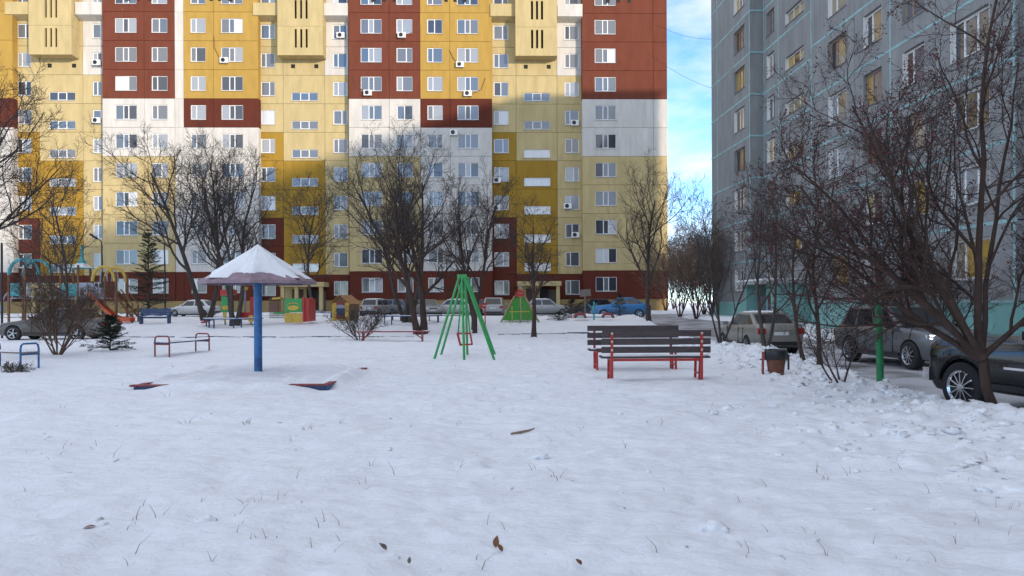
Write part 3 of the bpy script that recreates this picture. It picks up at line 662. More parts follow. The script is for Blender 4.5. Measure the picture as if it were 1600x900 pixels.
for px, zz, h, sd, l in [(1062, 60, 7.5, 31, 'tall leafless thicket bush catching sun at the corner of the colourful tower'), (1088, 54, 6.2, 32, 'leafless thicket bush in the gap between the two buildings'), (1112, 56, 7.0, 33, 'leafless thicket bush at the far corner of the grey block'), (1040, 71, 6.5, 34, 'leafless bush against the brown foot of the colourful tower'), (1100, 66, 7.0, 35, 'hazy leafless bush standing past the end of the grey block'), (1068, 84, 8.5, 36, 'tan leafless bush out beyond the corner of the colourful tower'), (1090, 92, 9.0, 37, 'tall tan leafless bush in the open gap past both buildings'), (1052, 90, 8.0, 38, 'tan leafless bush half hidden behind the colourful tower corner')]:
    bare_tree(l, X(px, zz), zz, h, 6, .05, .32, (7, 6, 5, 3), sd, bark=BARKR, twig=mat('sun tinted tan twig', (.20, .13, .09), .9), t0=.12, ang=(15, 45), group=GB, twr=.008, cat='bush', name='leafless_bush', trunk_frac=.85)  # twig colour lightened to tan, imitating sun and haze on the thicket
GS = 'small bare trees along the driveway bank'
bare_tree('slender multi stemmed bare tree by the silver liftback front door', X(1126, 24.5), 24.5, 5.6, 4, .042, .34, (7, 5, 5, 3), 41, group=GS, twr=.004, t0=.2, ang=(20, 50), bark=BARK)
bare_tree('forked bare tree growing by the silver liftback rear wheel', X(1196, 20), 20, 5.4, 2, .06, .34, (8, 5, 5, 3), 42, group=GS, twr=.004, t0=.25, ang=(20, 50), bark=BARK)
bare_tree('upright reddish bare tree at the silver liftback tail lamp', X(1281, 16.6), 16.6, 5.2, 1, .07, .3, (10, 5, 5, 4), 43, group=GS, twr=.0035, t0=.3, ang=(20, 48), bark=BARKR, twig=TWIGR, lean=(-.03, 0))
bare_tree('leaning bare tree crossing the silver liftback tailgate', X(1256, 17.2), 17.2, 4.8, 1, .052, .3, (8, 5, 5, 3), 44, group=GS, twr=.0035, t0=.25, ang=(25, 50), bark=BARKR, lean=(-.28, 0))
bare_tree('gnarled crab apple tree with dark red berries standing by the black pickup wheel', X(1558, 10.9), 10.9, 6, 8, .058, .3, (8, 7, 7, 5), 55, bark=BARKR, twig=TWIGR, t0=.12, ang=(30, 65), up=.05, twr=.0027, berries=5200, cat='tree', name='crab_apple_tree', lr=(.36, .6), fork=(-.22, .02, 1.12), dirs=[(-.80, .1, .50, 3.7), (-.66, -.2, .8, 4.1), (-.36, .25, 1, 4.7), (-.05, -.15, 1, 5.3), (.28, .2, 1, 5.0), (.85, .05, .5, 2.8), (-.55, .35, .40, 3.6), (-.8, .3, .62, 4.0)])
bare_tree('crab apple bush full of reddish twigs against the grey block wall', X(1392, 30), 30, 4.6, 5, .05, .42, (8, 6, 6, 4), 46, bark=BARKR, twig=mat('rust twig', (.11, .035, .022), .9), t0=.15, ang=(25, 60), twr=.005, berries=1500, cat='bush', name='crab_apple_bush', trunk_frac=.7, z=-.3, berrym=mat('rust leaf', (.15, .045, .02), .8))
bare_tree('crab apple bush with berries behind the silver crossover', X(1480, 25.5), 25.5, 4.4, 4, .045, .42, (7, 6, 5, 3), 47, bark=BARKR, twig=TWIGR, t0=.15, ang=(25, 60), twr=.0042, berries=900, cat='bush', name='crab_apple_bush', trunk_frac=.7, z=-.3)
gx, gz = ground(1345, 606)
bare_tree('low leafless sapling next to the green pipe post', gx, 13.3, 1.35, 4, .022, .62, (4, 4, 3), 48, bark=TWIG, t0=.25, ang=(25, 55), twr=.004, cat='sapling', name='sapling', lean=(-.35, 0), trunk_frac=.9, lr=(.4, .7))
bare_tree('thick brown leafless bush in front of the dark saloon', X(90, 22.4), 22.4, 2.7, 9, .028, .62, (7, 6, 5, 3), 49, bark=mat('brown stem', (.115, .07, .045), .9), twig=mat('brown twig', (.10, .062, .042), .9), t0=.15, ang=(15, 45), twr=.004, cat='bush', name='leafless_bush', trunk_frac=.8)
bare_tree('fan shaped leafless bush at the end of the long red bench', X(562, 31.5), 31.5, 1.75, 12, .022, 1.3, (6, 5, 4), 50, bark=TWIG, t0=.15, ang=(15, 45), twr=.005, cat='bush', name='leafless_bush', trunk_frac=.9)

def conifer(label, x, y, h, rad, seed, nb=130, tuft=46, name='spruce_tree', cat='tree', z=None):
    rng = np.random.default_rng(seed); z0 = Hs(x, y) - .05 if z is None else z
    o = empty(name, (x, y, z0), 0, label, cat)
    P = np.zeros((1, 6, 3)); P[0, :, 2] = np.linspace(0, h, 6); v, f = tube_arrays(P, np.linspace(h * .016, .006, 6)[None], 7); obj('trunk', raw_mesh('trunk', v, f, BARK), o)
    t = np.sort(rng.random(nb) ** 1.15) * .97; s = np.zeros((nb, 3)); s[:, 2] = h * (.03 + .97 * t)
    L = rad * (1 - t) ** .85 * rng.uniform(.6, 1.15, nb) + .06 * rad; az = rng.uniform(0, 6.28, nb)
    d = np.stack([np.cos(az), np.sin(az), rng.uniform(-.1, .3, nb) + .5 * t], 1)
    B = poly_from(s, d, L, 5, .06, .03, rng, .14); Rb = np.full((nb, 5), .008) * (h / 3) ** .4; v, f = tube_arrays(B, Rb, 3); obj('limbs', raw_mesh('limbs', v, f, BARK, False), o)
    k = rng.integers(0, nb, nb * tuft); tt = rng.random(nb * tuft) ** .8 * 3.999; i = tt.astype(int); fr = (tt - i)[:, None]
    p = B[k, i] * (1 - fr) + B[k, i + 1] * fr; tn = norm(B[k, i + 1] - B[k, i]); side = rng.normal(size=p.shape); side = norm(side - tn * (side * tn).sum(1, keepdims=True))
    nl = (.045 + .05 * rng.random(len(p)))[:, None] * (rad / .8) ** .75; dr = norm(tn * .8 + side * .8); wv = norm(np.cross(dr, rng.normal(size=p.shape))) * nl * .09
    V = np.stack([p - wv, p + wv, p + dr * nl], 1).reshape(-1, 3); Ft = np.arange(len(V)).reshape(-1, 3)
    obj('crown', raw_mesh('crown', V, Ft, mat('spruce needle', (.018, .032, .017), .8, var=.4, scale=3), False), o)
conifer('tall dark spruce in front of the brown ground floor near the lamp post', X(232, 53), 53, 6.5, 1.9, 3, 190, 70)
conifer('low bushy spruce growing beside the brown leafless bush', X(172, 24.6), 24.6, 1.25, .85, 4, 120, 75, cat='tree')
conifer('small dark spruce in front of the blue crossover', X(968, 50), 50, 1.7, .75, 5, 90, 45)
conifer('squat dark spruce beside the red and green rocker', X(893, 48), 48, 1.35, .95, 6, 90, 45)
conifer('low juniper spreading over snow near the climbing pyramid', X(872, 45), 45, .55, .9, 8, 60, 40, name='juniper', cat='shrub')

# ------------------------------------------------------------ cars
def paint(name, c, metal=.35, rough=.32, dirt=(.20, .18, .16)):
    if name in MATS: return MATS[name]
    m = mat(name, c, rough, metal, coat=.4)
    n = m.node_tree.nodes; l = m.node_tree.links; b = n['Principled BSDF']
    t = n.new('ShaderNodeTexCoord'); sx = n.new('ShaderNodeSeparateXYZ'); l.new(t.outputs['Object'], sx.inputs[0])
    x = n.new('ShaderNodeTexNoise'); x.inputs['Scale'].default_value = 3; x.inputs['Detail'].default_value = 6; l.new(t.outputs['Object'], x.inputs['Vector'])
    mr = n.new('ShaderNodeMapRange'); mr.inputs[1].default_value = .95; mr.inputs[2].default_value = .2; l.new(sx.outputs['Z'], mr.inputs[0])
    ml = n.new('ShaderNodeMath'); ml.operation = 'MULTIPLY'; l.new(mr.outputs[0], ml.inputs[0]); l.new(x.outputs['Fac'], ml.inputs[1])
    mx_ = n.new('ShaderNodeMix'); mx_.data_type = 'RGBA'; mx_.inputs[6].default_value = (*c, 1); mx_.inputs[7].default_value = (*dirt, 1); l.new(ml.outputs[0], mx_.inputs[0]); l.new(mx_.outputs[2], b.inputs['Base Color'])
    r2 = n.new('ShaderNodeMath'); r2.operation = 'MULTIPLY_ADD'; r2.inputs[1].default_value = .5; r2.inputs[2].default_value = rough; l.new(ml.outputs[0], r2.inputs[0]); l.new(r2.outputs[0], b.inputs['Roughness'])
    return m
CGLASS = mat('car glass', (.014, .017, .02), .05, ior=1.6, coat=.2)
LAMPR = mat('red lamp', (.30, .012, .01), .2); LAMPW = mat('clear lamp', (.55, .57, .6), .12, metal=.3); DRL = mat('lit running lamp', (.9, .9, .9), .2, emis=((.9, .95, 1.0), 2.2))
PLATE = mat('number plate', (.62, .62, .6), .5); RIMM = mat('alloy rim', (.45, .46, .48), .28, metal=.9); RIMD = mat('dark rim', (.05, .05, .055), .35, metal=.8)
WCACHE = {}
def wheel(parent, x, y, r, wd, side, spokes, rimm, ringm=None):
    key = (r, wd, spokes, rimm.name)
    if key not in WCACHE:
        q = MB(); ri = r * .68; q.lathe([(ri, -wd / 2), (r * .93, -wd / 2), (r, -wd / 2 + .03), (r, wd / 2 - .03), (r * .93, wd / 2), (ri, wd / 2), (ri, -wd / 2)], 36, axis='Y'); ty = q.mesh('tyre', RUBBER, 40)
        q = MB(); q.lathe([(ri * .99, -wd / 2 - .004), (ri * .99, wd / 2 - .02), (ri * .86, wd / 2 - .03), (ri * .86, -wd / 2 + .02), (ri * .99, -wd / 2 - .004)], 36, axis='Y')
        q.lathe([(0, -wd / 2 - .01), (ri * .2, -wd / 2 - .008), (ri * .24, -wd / 2 + .03)], 16, axis='Y')
        for k in range(spokes):
            a = 2 * math.pi * k / spokes; c, s = math.cos(a), math.sin(a)
            q.bar((c * ri * .18, -wd / 2 + .012, s * ri * .18), (c * ri * .9, -wd / 2 + .004, s * ri * .9), .022, ri * (.07 if spokes > 11 else .12 if spokes > 7 else .22))
        rm = q.mesh('rim', rimm, 35); q = MB(); q.lathe([(0, -wd / 2 + .07), (ri * .88, -wd / 2 + .07)], 24, axis='Y'); dk = q.mesh('brake_disc', BLACK); WCACHE[key] = (ty, rm, dk)
    ty, rm, dk = WCACHE[key]; w = obj('wheel', ty, parent, (x, y, r), (0, random.uniform(0, 6), 0) if side < 0 else (0, random.uniform(0, 6), math.pi))
    obj('rim', rm, w); obj('brake_disc', dk, w)
def make_car(name, label, loc, heading, pm, L=4.5, W=1.78, Ht=1.47, belt=.93, hood=.82, cowl=.95, deck=.95, wb=2.65, wr=.32, gc=.2, ws0=1.0, ws1=.3, rw1=-1.2, rw0=-1.75, fo=.88, spokes=5, rimm=RIMM, cat='car', group=None, detail=True, nwin=2, snow=False, lamps=LAMPW, tilt=0, boxy=0.0, bars=False):
    """car along +x; heading is the ground direction (dx, dy)"""
    o = empty(name, loc, math.atan2(heading[1], heading[0]), label, cat, group)
    hl = L / 2; fx = hl - fo; rx = fx - wb; ip = np.interp; b_ = boxy
    tx = [-hl, -hl + .05, -hl + .2, rw0, ws0, ws0 + .15, hl - .45, hl - .12, hl]; tz = [deck - .2 + .1 * b_, deck - .07, deck - .01, max(deck, belt - .02), cowl, cowl - .02, hood + .02 * b_, hood - .06 + .05 * b_, hood - .22 + .16 * b_]
    bx = [-hl, -hl + .12, -hl + .5, hl - .55, hl - .15, hl]; bz = [.40, .30, gc, gc, .26, .36]
    wx = [-hl, -hl + .1, -hl + .45, 0, hl - .75, hl - .25, hl - .06, hl]; ww = [.84 + .1 * b_, .92 + .05 * b_, .98, 1, .985, .90 + .08 * b_, .80 + .17 * b_, .70 + .25 * b_]
    st = sorted(set([round(t, 3) for t in np.concatenate([np.linspace(-hl, hl, 26), [-hl + .05, hl - .05, hl - .12, -hl + .12, ws0, rw0]])]))
    q = MB(); ring = []; n = 0
    for s in st:
        zt, zb, w = ip(s, tx, tz), ip(s, bx, bz), ip(s, wx, ww) * W / 2; h = zt - zb
        half = [(.0, zb), (.80, zb), (.93, zb + .04), (.985, zb + .2 * h), (1.0, zb + .45 * h), (1.0, zb + .62 * h), (.985, zb + .80 * h), (.955, zb + .93 * h), (.90, zt - .008), (.5, zt + .02), (0, zt + .028)]
        pts = [(s, -a * w, z) for a, z in half] + [(s, a * w, z) for a, z in half[-2:0:-1]]; q.v += pts; n = len(pts)
    m_ = len(st)
    for i in range(m_ - 1):
        for k in range(n): q.f.append((i * n + k, (i + 1) * n + k, (i + 1) * n + (k + 1) % n, i * n + (k + 1) % n)); q.m.append(0)
    q.f.append(tuple(range(n))); q.m.append(0); q.f.append(tuple((m_ - 1) * n + k for k in range(n - 1, -1, -1))); q.m.append(0)
    me = q.mesh('body', pm); body = obj('body', me)
    if detail:
        c = MB()
        for xx in (fx, rx):
            for sd in (-1, 1): c.lathe([(0, -.2), (wr * 1.13, -.2), (wr * 1.13, .2), (0, .2)], 28, (xx, sd * (W / 2 - .06), wr * 1.02), 'Y')
        cut = c.build('cutter', BLACK); bmm = bmesh.new(); bmm.from_mesh(cut.data); bmesh.ops.remove_doubles(bmm, verts=bmm.verts, dist=1e-4); bmesh.ops.recalc_face_normals(bmm, faces=bmm.faces); bmm.to_mesh(cut.data); bmm.free()
        bmm = bmesh.new(); bmm.from_mesh(me); bmesh.ops.recalc_face_normals(bmm, faces=bmm.faces); bmm.to_mesh(me); bmm.free()
        md = body.modifiers.new('arch', 'BOOLEAN'); md.object = cut; md.operation = 'DIFFERENCE'; md.solver = 'EXACT'
        dg = bpy.context.evaluated_depsgraph_get(); new = bpy.data.meshes.new_from_object(body.evaluated_get(dg)); body.modifiers.clear(); body.data = new; bpy.data.objects.remove(cut)
        me = new
    me.shade_smooth(); me.set_sharp_from_angle(angle=R(38)); body.parent = o
    if not detail: MB().b2(rx - wr * 1.1, fx + wr * 1.1, -W / 2 + .1, W / 2 - .1, .12, gc + .1).build('underbody', BLACK, o)
    # cabin
    wbm, wt = W / 2 * .925, W / 2 * (.74 + .06 * b_); rf = Ht; zb = belt - .06
    lo = [(ws0, -wbm * .96, cowl - .06), (rw0, -wbm * .96, zb), (rw0, wbm * .96, zb), (ws0, wbm * .96, cowl - .06)]; hi = [(ws1, -wt, rf - .02), (rw1, -wt, rf - .03), (rw1, wt, rf - .03), (ws1, wt, rf - .02)]
    bmm = bmesh.new(); vv = [bmm.verts.new(p) for p in lo + hi]
    for fidx in [(0, 1, 5, 4), (1, 2, 6, 5), (2, 3, 7, 6), (3, 0, 4, 7), (4, 5, 6, 7), (3, 2, 1, 0)]: bmm.faces.new([vv[i] for i in fidx])
    bmesh.ops.recalc_face_normals(bmm, faces=bmm.faces); bmesh.ops.bevel(bmm, geom=[e for e in bmm.edges if min(v.co.z for v in e.verts) > zb + .1 or abs(e.verts[0].co.z - e.verts[1].co.z) > .2], offset=.055, segments=3, affect='EDGES', profile=.6)
    cm = bpy.data.meshes.new('cabin'); bmm.to_mesh(cm); bmm.free(); cm.materials.append(pm); cm.shade_smooth(); cm.set_sharp_from_angle(angle=R(40)); obj('cabin', cm, o)
    def glass(nm, A, B, C, Dd, s0, s1, t0, t1, off=.012):
        A, B, C, Dd = map(Vector, (A, B, C, Dd)); P = lambda s, t: (A * (1 - s) + B * s) * (1 - t) + (Dd * (1 - s) + C * s) * t
        nrm = (B - A).cross(Dd - A).normalized(); ctr = Vector((0, 0, 1.0)); 
        if nrm.dot((A + C) / 2 - Vector(((ws0 + rw0) / 2, 0, 1.0))) < 0: nrm = -nrm
        v4 = [P(s0, t0), P(s1, t0), P(s1, t1), P(s0, t1)]; MB().add([p + nrm * off for p in v4] + [p - nrm * .02 for p in v4], [(0, 1, 2, 3), (0, 4, 5, 1), (1, 5, 6, 2), (2, 6, 7, 3), (3, 7, 4, 0)]).build(nm, CGLASS, o)
    wins = {2: [(.07, .47), (.52, .90)], 3: [(.06, .36), (.40, .68), (.72, .93)], 1: [(.1, .9)]}[nwin]
    for sd in (0, 1):
        a, b, c, d_ = (lo[0], lo[1], hi[1], hi[0]) if sd == 0 else (lo[3], lo[2], hi[2], hi[3])
        for s0, s1 in wins: glass('side_window', a, b, c, d_, s0, s1, .14, .86)
    glass('windscreen', lo[3], lo[0], hi[0], hi[3], .06, .94, .12, .92); glass('rear_window', lo[1], lo[2], hi[2], hi[1], .08, .92, .16, .88)
    for xx in (fx, rx):
        for sd in (-1, 1): wheel(o, xx, sd * (W / 2 - .105), wr, .21 if not boxy else .26, sd, spokes, rimm)
    # lamps, trim
    hz = hood - .2; wf = W / 2
    for sd in (-1, 1):
        MB().add([(hl - .30, sd * wf * .93, hz + .02), (hl - .03, sd * wf * .66, hz - .02), (hl - .02, sd * wf * .40, hz), (hl - .04, sd * wf * .40, hz + .10), (hl - .08, sd * wf * .68, hz + .12), (hl - .36, sd * wf * .945, hz + .13), (hl - .35, sd * wf * .6, hz + .05)],
                 [(0, 1, 4, 5), (1, 2, 3, 4), (0, 5, 6), (5, 4, 6), (4, 3, 6), (0, 6, 1), (1, 6, 2)]).build('headlight', lamps, o)
        MB().box((-hl + .06, sd * wf * .76, deck - .24), (.14, wf * .30, .20)).build('taillight', LAMPR, o)
        m = MB(); m.box((ws0 - .28, sd * (wf + .07), belt + .07), (.12, .20, .13)); m.build('mirror', pm if boxy == 0 else BLACK, o)
        if detail:
            for xx in ([-.05, -.95] if nwin > 1 else [.1]): MB().box((xx, sd * (wf * .985), belt - .16), (.2, .035, .03)).build('door_handle', pm, o)
            for xx in (ws0 - .25, (ws0 + rw0) / 2 + .05, rx + wr * 1.2 if nwin > 1 else -.3): MB().box((xx, sd * wf * .985, (gc + belt) / 2 + .05), (.012, .035, belt - gc - .2)).build('door_seam', BLACK, o)
            MB().bar((rx + wr * 1.15, sd * wf * 1.0, gc + .12), (fx - wr * 1.15, sd * wf * 1.0, gc + .12), .03, .09).build('side_skirt', BLACK, o)
    MB().box((hl - .04, 0, hz + .02), (.06, W * .38, .15)).build('grille', BLACK, o)
    if bars:
        for k in range(13): MB().box((hl - .005, (k - 6) * W * .036, hz + .02), (.02, .022, .20)).build('grille_bar', CHROME, o)
    MB().box((hl - .05, 0, .40), (.09, W * .62, .15)).build('bumper_grille', BLACK, o); MB().box((hl - .0, 0, .50), (.03, .5, .11)).build('number_plate', PLATE, o)
    MB().box((-hl + .01, 0, deck - .32), (.03, .5, .11)).build('number_plate', PLATE, o); MB().box((-hl + .04, 0, .40), (.10, W * .8, .12)).build('rear_bumper', BLACK, o)
    if snow:
        q = MB(); nx, ny = 12, 8; rg = random.Random(len(label))
        for i in range(nx + 1):
            for j in range(ny + 1):
                s, t = i / nx, j / ny; e = min(s, 1 - s, t, 1 - t) * 6; q.v.append((rw1 + .05 + (ws1 - rw1 - .1) * s, (-1 + 2 * t) * wt * .95, rf - .02 + min(1, e) * (.035 + .03 * rg.random())))
        q.f = [(i * (ny + 1) + j, (i + 1) * (ny + 1) + j, (i + 1) * (ny + 1) + j + 1, i * (ny + 1) + j + 1) for i in range(nx) for j in range(ny)]; q.m = [0] * len(q.f); q.build('roof_snow', SNOW, o, smooth=60)
    return o
SILV = paint('silver paint', (.36, .36, .35)); BEIGE = paint('beige silver paint', (.27, .255, .22)); WHT = paint('white car paint', (.62, .61, .58), .0); DKG = paint('dark olive paint', (.095, .085, .075)); BLUEC = paint('blue car paint', (.02, .18, .42)); BLK = paint('black car paint', (.010, .013, .014), .2, .12, (.018, .018, .018)); GRY = paint('mid grey paint', (.13, .133, .142), .5, dirt=(.13, .125, .12)); REDC = paint('red car paint', (.28, .02, .02)); DRK = paint('graphite paint', (.05, .05, .055))
# vehicles on the driveway
dv = (0.0496, -1.0)
make_car('parked_liftback', 'dirty silver beige liftback car seen from behind past the trash bin', (9.0, 27.0, roadh(27)), (-.03, 1), BEIGE, L=4.45, W=1.74, Ht=1.45, belt=.95, hood=.83, cowl=.95, deck=1.05, wb=2.6, wr=.31, ws0=1.05, ws1=.2, rw1=-1.05, rw0=-2.0, nwin=3, snow=True)
make_car('parked_crossover', 'grey silver crossover with lit running lamps and upright slatted grille', (11.28, 21.0, roadh(21)), (.10, -1), GRY, L=4.77, W=1.9, Ht=1.69, belt=1.05, hood=1.0, cowl=1.1, deck=1.1, wb=2.85, wr=.37, gc=.24, ws0=1.0, ws1=.15, rw1=-1.75, rw0=-2.2, fo=.93, nwin=3, spokes=10, boxy=.45, bars=True, lamps=LAMPW)
cr = [o for o in col.objects if o.name == 'parked_crossover'][0]
for sd in (-1, 1):
    for k in (0, 1): MB().bar((4.77 / 2 - .01, sd * .52, .90 - .075 * k), (4.77 / 2 - .17, sd * .885, .925 - .075 * k), .03, .022).build('running_lamp', DRL, cr)
    MB().bar((4.77 / 2 - .0, sd * .50, .36), (4.77 / 2 - .12, sd * .86, .40), .05, .03).build('lower_trim', CHROME, cr)
hdg = Vector((-.20, .98)).normalized(); wpos = Vector((X(1509, 11.9), 11.9)); lft = Vector((-hdg.y, hdg.x))
ctr = wpos - hdg * (5.7 / 2 - .74) - lft * .92
make_car('black_pickup', 'black pickup truck with chrome multi spoke wheel beside the crab apple trunk', (ctr.x, ctr.y, roadh(12)), hdg, BLK, L=5.7, W=2.02, Ht=1.93, belt=1.22, hood=1.16, cowl=1.2, deck=1.2, wb=3.5, wr=.405, gc=.36, ws0=1.05, ws1=.45, rw1=-.95, rw0=-1.15, fo=.74, nwin=2, spokes=12, rimm=CHROME, boxy=1.0, cat='pickup')
pk = [o for o in col.objects if o.name == 'black_pickup'][0]
MB().box((2.86, 0, .56), (.14, 2.04, .22)).build('front_bumper', CHROME, pk)
q = MB(); q.add([(1.0, -.82, 1.17), (1.0, .82, 1.17), (2.66, .76, 1.12), (2.66, -.76, 1.12), (1.02, -.74, 1.27), (1.02, .74, 1.27), (2.6, .68, 1.235), (2.6, -.68, 1.235)], [(4, 7, 6, 5), (0, 3, 7, 4), (1, 5, 6, 2), (3, 2, 6, 7), (0, 4, 5, 1)]); q.build('hood', BLK, pk)
MB().box((2.855, 0, .93), (.05, 1.5, .36)).build('front_grille', CHROME, pk)
for sd in (-1, 1):
    MB().box((-.3, sd * 1.012, .78), (3.2, .02, .035)).build('chrome_strip', CHROME, pk)
    q = MB(); pts = arc(2.85 - .74, .42, .50, .50, 8, 172, 14, sd * 1.0); q.tube(pts, .03, 6); q.build('arch_trim', BLACK, pk)
# saloon on the side lane
sx, sy = X(92, 33.2), 33.2
make_car('dark_saloon', 'dark dirty saloon car parked in snow behind the brown bush', (sx, sy, Hs(sx, sy) - .02), (-1, -.06), DKG, L=4.75, W=1.78, Ht=1.47, belt=.93, hood=.80, cowl=.94, deck=.97, wb=2.7, wr=.33, ws0=.95, ws1=.2, rw1=-1.15, rw0=-1.8)
# cars along the tower
GC = 'cars parked along the colourful tower'
def far_car(name, label, px, z, head, pm, **k):
    make_car(name, label, (X(px, z), z, roadh(z) + .03), head, pm, group=GC, detail=False, **k)
far_car('parked_saloon', 'pale cream saloon car parked beyond the dark blue bench', 303, 67, (-1, .05), WHT, snow=True)
far_car('parked_hatchback', 'grey hatchback with dark rear window next to the wooden playhouse', 590, 66, (.25, 1), SILV, L=4.0, Ht=1.52, rw1=-1.55, rw0=-1.9, deck=1.0, snow=True)
far_car('parked_saloon', 'silver saloon with its nose towards the thick trunk', 668, 65, (.35, -1), SILV)
far_car('parked_saloon', 'white saloon seen side on through the green swing legs', 706, 67, (-1, 0.05), WHT, snow=True)
far_car('parked_hatchback', 'small red car half hidden behind the silver minivan', 752, 68, (-.2, 1), REDC, L=3.9)
far_car('parked_minivan', 'silver minivan showing its wide dark rear window beside the climbing pyramid', 773, 62, (.05, 1), SILV, L=4.4, Ht=1.62, belt=1.0, deck=1.05, rw1=-1.75, rw0=-2.05, nwin=3, W=1.8)
far_car('parked_saloon', 'snow dusted silver saloon side on behind the crooked small tree', 853, 64, (1, .03), SILV, snow=True)
far_car('parked_saloon', 'dark saloon half hidden by the squat spruce', 924, 62, (-1, -.25), DRK)
far_car('parked_crossover', 'bright blue coupe crossover parked near the leaning vase shaped tree', 969, 56.5, (-1, .02), BLUEC, L=4.45, W=1.83, Ht=1.62, belt=1.02, hood=.97, cowl=1.05, deck=1.12, wb=2.65, wr=.36, gc=.24, ws0=.95, ws1=.15, rw1=-.9, rw0=-1.95)
far_car('parked_wagon', 'grey car at the kerb behind the ring of trunks', 622, 68, (1, .02), GRY, Ht=1.5)
# ------------------------------------------------------------ courtyard objects
def snow_sheet(x0, x1, y0, y1, z, th, seed, cover=1.0, n=(22, 6)):
    """thin irregular snow lying on a board"""
    q = MB(); rg = np.random.default_rng(seed); nx, ny = n
    for i in range(nx + 1):
        for j in range(ny + 1):
            s, t = i / nx, j / ny; e = min(1, min(s * nx, (1 - s) * nx, t * ny, (1 - t) * ny) / 1.0)
            k = float(vn(s * 7 + seed, t * 2 + seed, seed)); q.v.append((x0 + (x1 - x0) * s, y0 + (y1 - y0) * t, z - .004 + th * e * max(0, (k - (1 - cover)) * 1.6)))
    q.f = [(i * (ny + 1) + j, (i + 1) * (ny + 1) + j, (i + 1) * (ny + 1) + j + 1, i * (ny + 1) + j + 1) for i in range(nx) for j in range(ny)]; q.m = [0] * len(q.f); return q
# mushroom canopy over the sandbox
def mushroom():
    x, y = X(403, 15.35), 15.35; z = Hs(x, y) - .05
    o = empty('mushroom_canopy', (x, y, z), R(12), 'snow capped mushroom canopy on a thick blue pole', 'canopy')
    ph = 2.05 - z + .0; top = Z(403, 384, 15.35) - z; ev = Z(403, 440, 15.35) - z
    q = MB(); q.tube([(0, 0, 0), (0, 0, ev + .12)], .083, 20); p = q.build('pole', BLUE, o, smooth=40)
    q = MB(); q.lathe([(.0835, 0), (.0835, .36)], 20); q.lathe([(.0842, .0), (.0842, .36)], 20); q.build('dark_base_band', mat('old blue paint', (.02, .095, .24), .5, var=.3), p)
    n = 8; r = 1.19; rm = mat('faded mauve roofing', (.27, .19, .22), .75, var=.3, scale=5, bump=.3)
    def cone(rr, zt, ze, dz, jit=0, seed=0):
        rg = random.Random(seed); q = MB(); m = 96; prof = [0, .12, .35, .6, .82, 1.0]
        for k in range(m):
            a = 2 * math.pi * k / m; seg = (a % (2 * math.pi / n)) - math.pi / n; f = math.cos(math.pi / n) / math.cos(seg)
            j = 1 + jit * (1.6 * float(vn(k * .28 + seed, 3.3, 5)) - 1.15 + .25 * rg.random())
            for t in prof: q.v.append((math.cos(a) * rr * f * t * (j if t == 1 else 1), math.sin(a) * rr * f * t * (j if t == 1 else 1), zt + (ze - zt) * (t ** .93) + (dz * (.5 + rg.random()) if 0 < t < .95 else (dz if t == 0 else -.004 if jit else 0))))
        L_ = len(prof)
        for k in range(m):
            for i in range(L_ - 1): q.f.append((k * L_ + i, k * L_ + i + 1, ((k + 1) % m) * L_ + i + 1, ((k + 1) % m) * L_ + i)); q.m.append(0)
        return q
    rf = cone(r, top, ev, 0).build('roof', rm, o)
    q = MB()
    for k in range(n):
        a0, a1 = 2 * math.pi * k / n, 2 * math.pi * (k + 1) / n; c = math.cos(math.pi / n)
        p0, p1 = [Vector((math.cos(a) * r, math.sin(a) * r, 0)) for a in (a0, a1)]
        q.add([(p0.x, p0.y, ev + .004), (p1.x, p1.y, ev + .004), (p1.x, p1.y, ev - .06), (p0.x, p0.y, ev - .06), (p0.x * .97, p0.y * .97, ev - .06), (p1.x * .97, p1.y * .97, ev - .06), (p1.x * .97, p1.y * .97, ev + .0), (p0.x * .97, p0.y * .97, ev)], [(0, 3, 2, 1), (3, 4, 5, 2), (4, 7, 6, 5)])
    q.build('eave_board', rm, rf)
    q = MB()
    for k in range(n):
        a = 2 * math.pi * k / n; q.bar((math.cos(a) * .06, math.sin(a) * .06, ev - .02), (math.cos(a) * r * .97, math.sin(a) * r * .97, ev - .02), .05, .05)
    q.build('rafters', DKBLUE, o)
    cone(r * .93, top + .012, ev + .055, .022, .22, 4).build('roof_snow', SNOW, rf, smooth=60)
mushroom()
def sandbox():
    o = empty('sandbox', ((BX0 + BX1) / 2, (BY0 + BY1) / 2, 0), 0, 'square wooden sandbox edge half buried in snow under the mushroom canopy', 'sandbox')
    cx, cy = (BX0 + BX1) / 2, (BY0 + BY1) / 2; a, b = (BX1 - BX0) / 2, (BY1 - BY0) / 2; tz = .105
    rg = random.Random(2)
    for k, (p, q_) in enumerate([((-a, -b), (a, -b)), ((a, -b), (a, b)), ((a, b), (-a, b)), ((-a, b), (-a, -b))]):
        p, q_ = Vector((*p, 0)), Vector((*q_, 0)); nrm = Vector((0, 0, 1)).cross(q_ - p).normalized(); 
        m = MB(); m.bar(p + Vector((0, 0, tz - .11)) + nrm * .0, q_ + Vector((0, 0, tz - .11)), .04, .17); side = m.build('side_board', DKBLUE if k == 0 else BLUE, o)
        m = MB(); m.bar(p + Vector((0, 0, tz - .012 - .004 * k)) - (q_ - p).normalized() * .07, q_ + Vector((0, 0, tz - .012 - .004 * k)) + (q_ - p).normalized() * .07, .12, .022); m.build('top_plank', OLDRED, o)
sandbox()
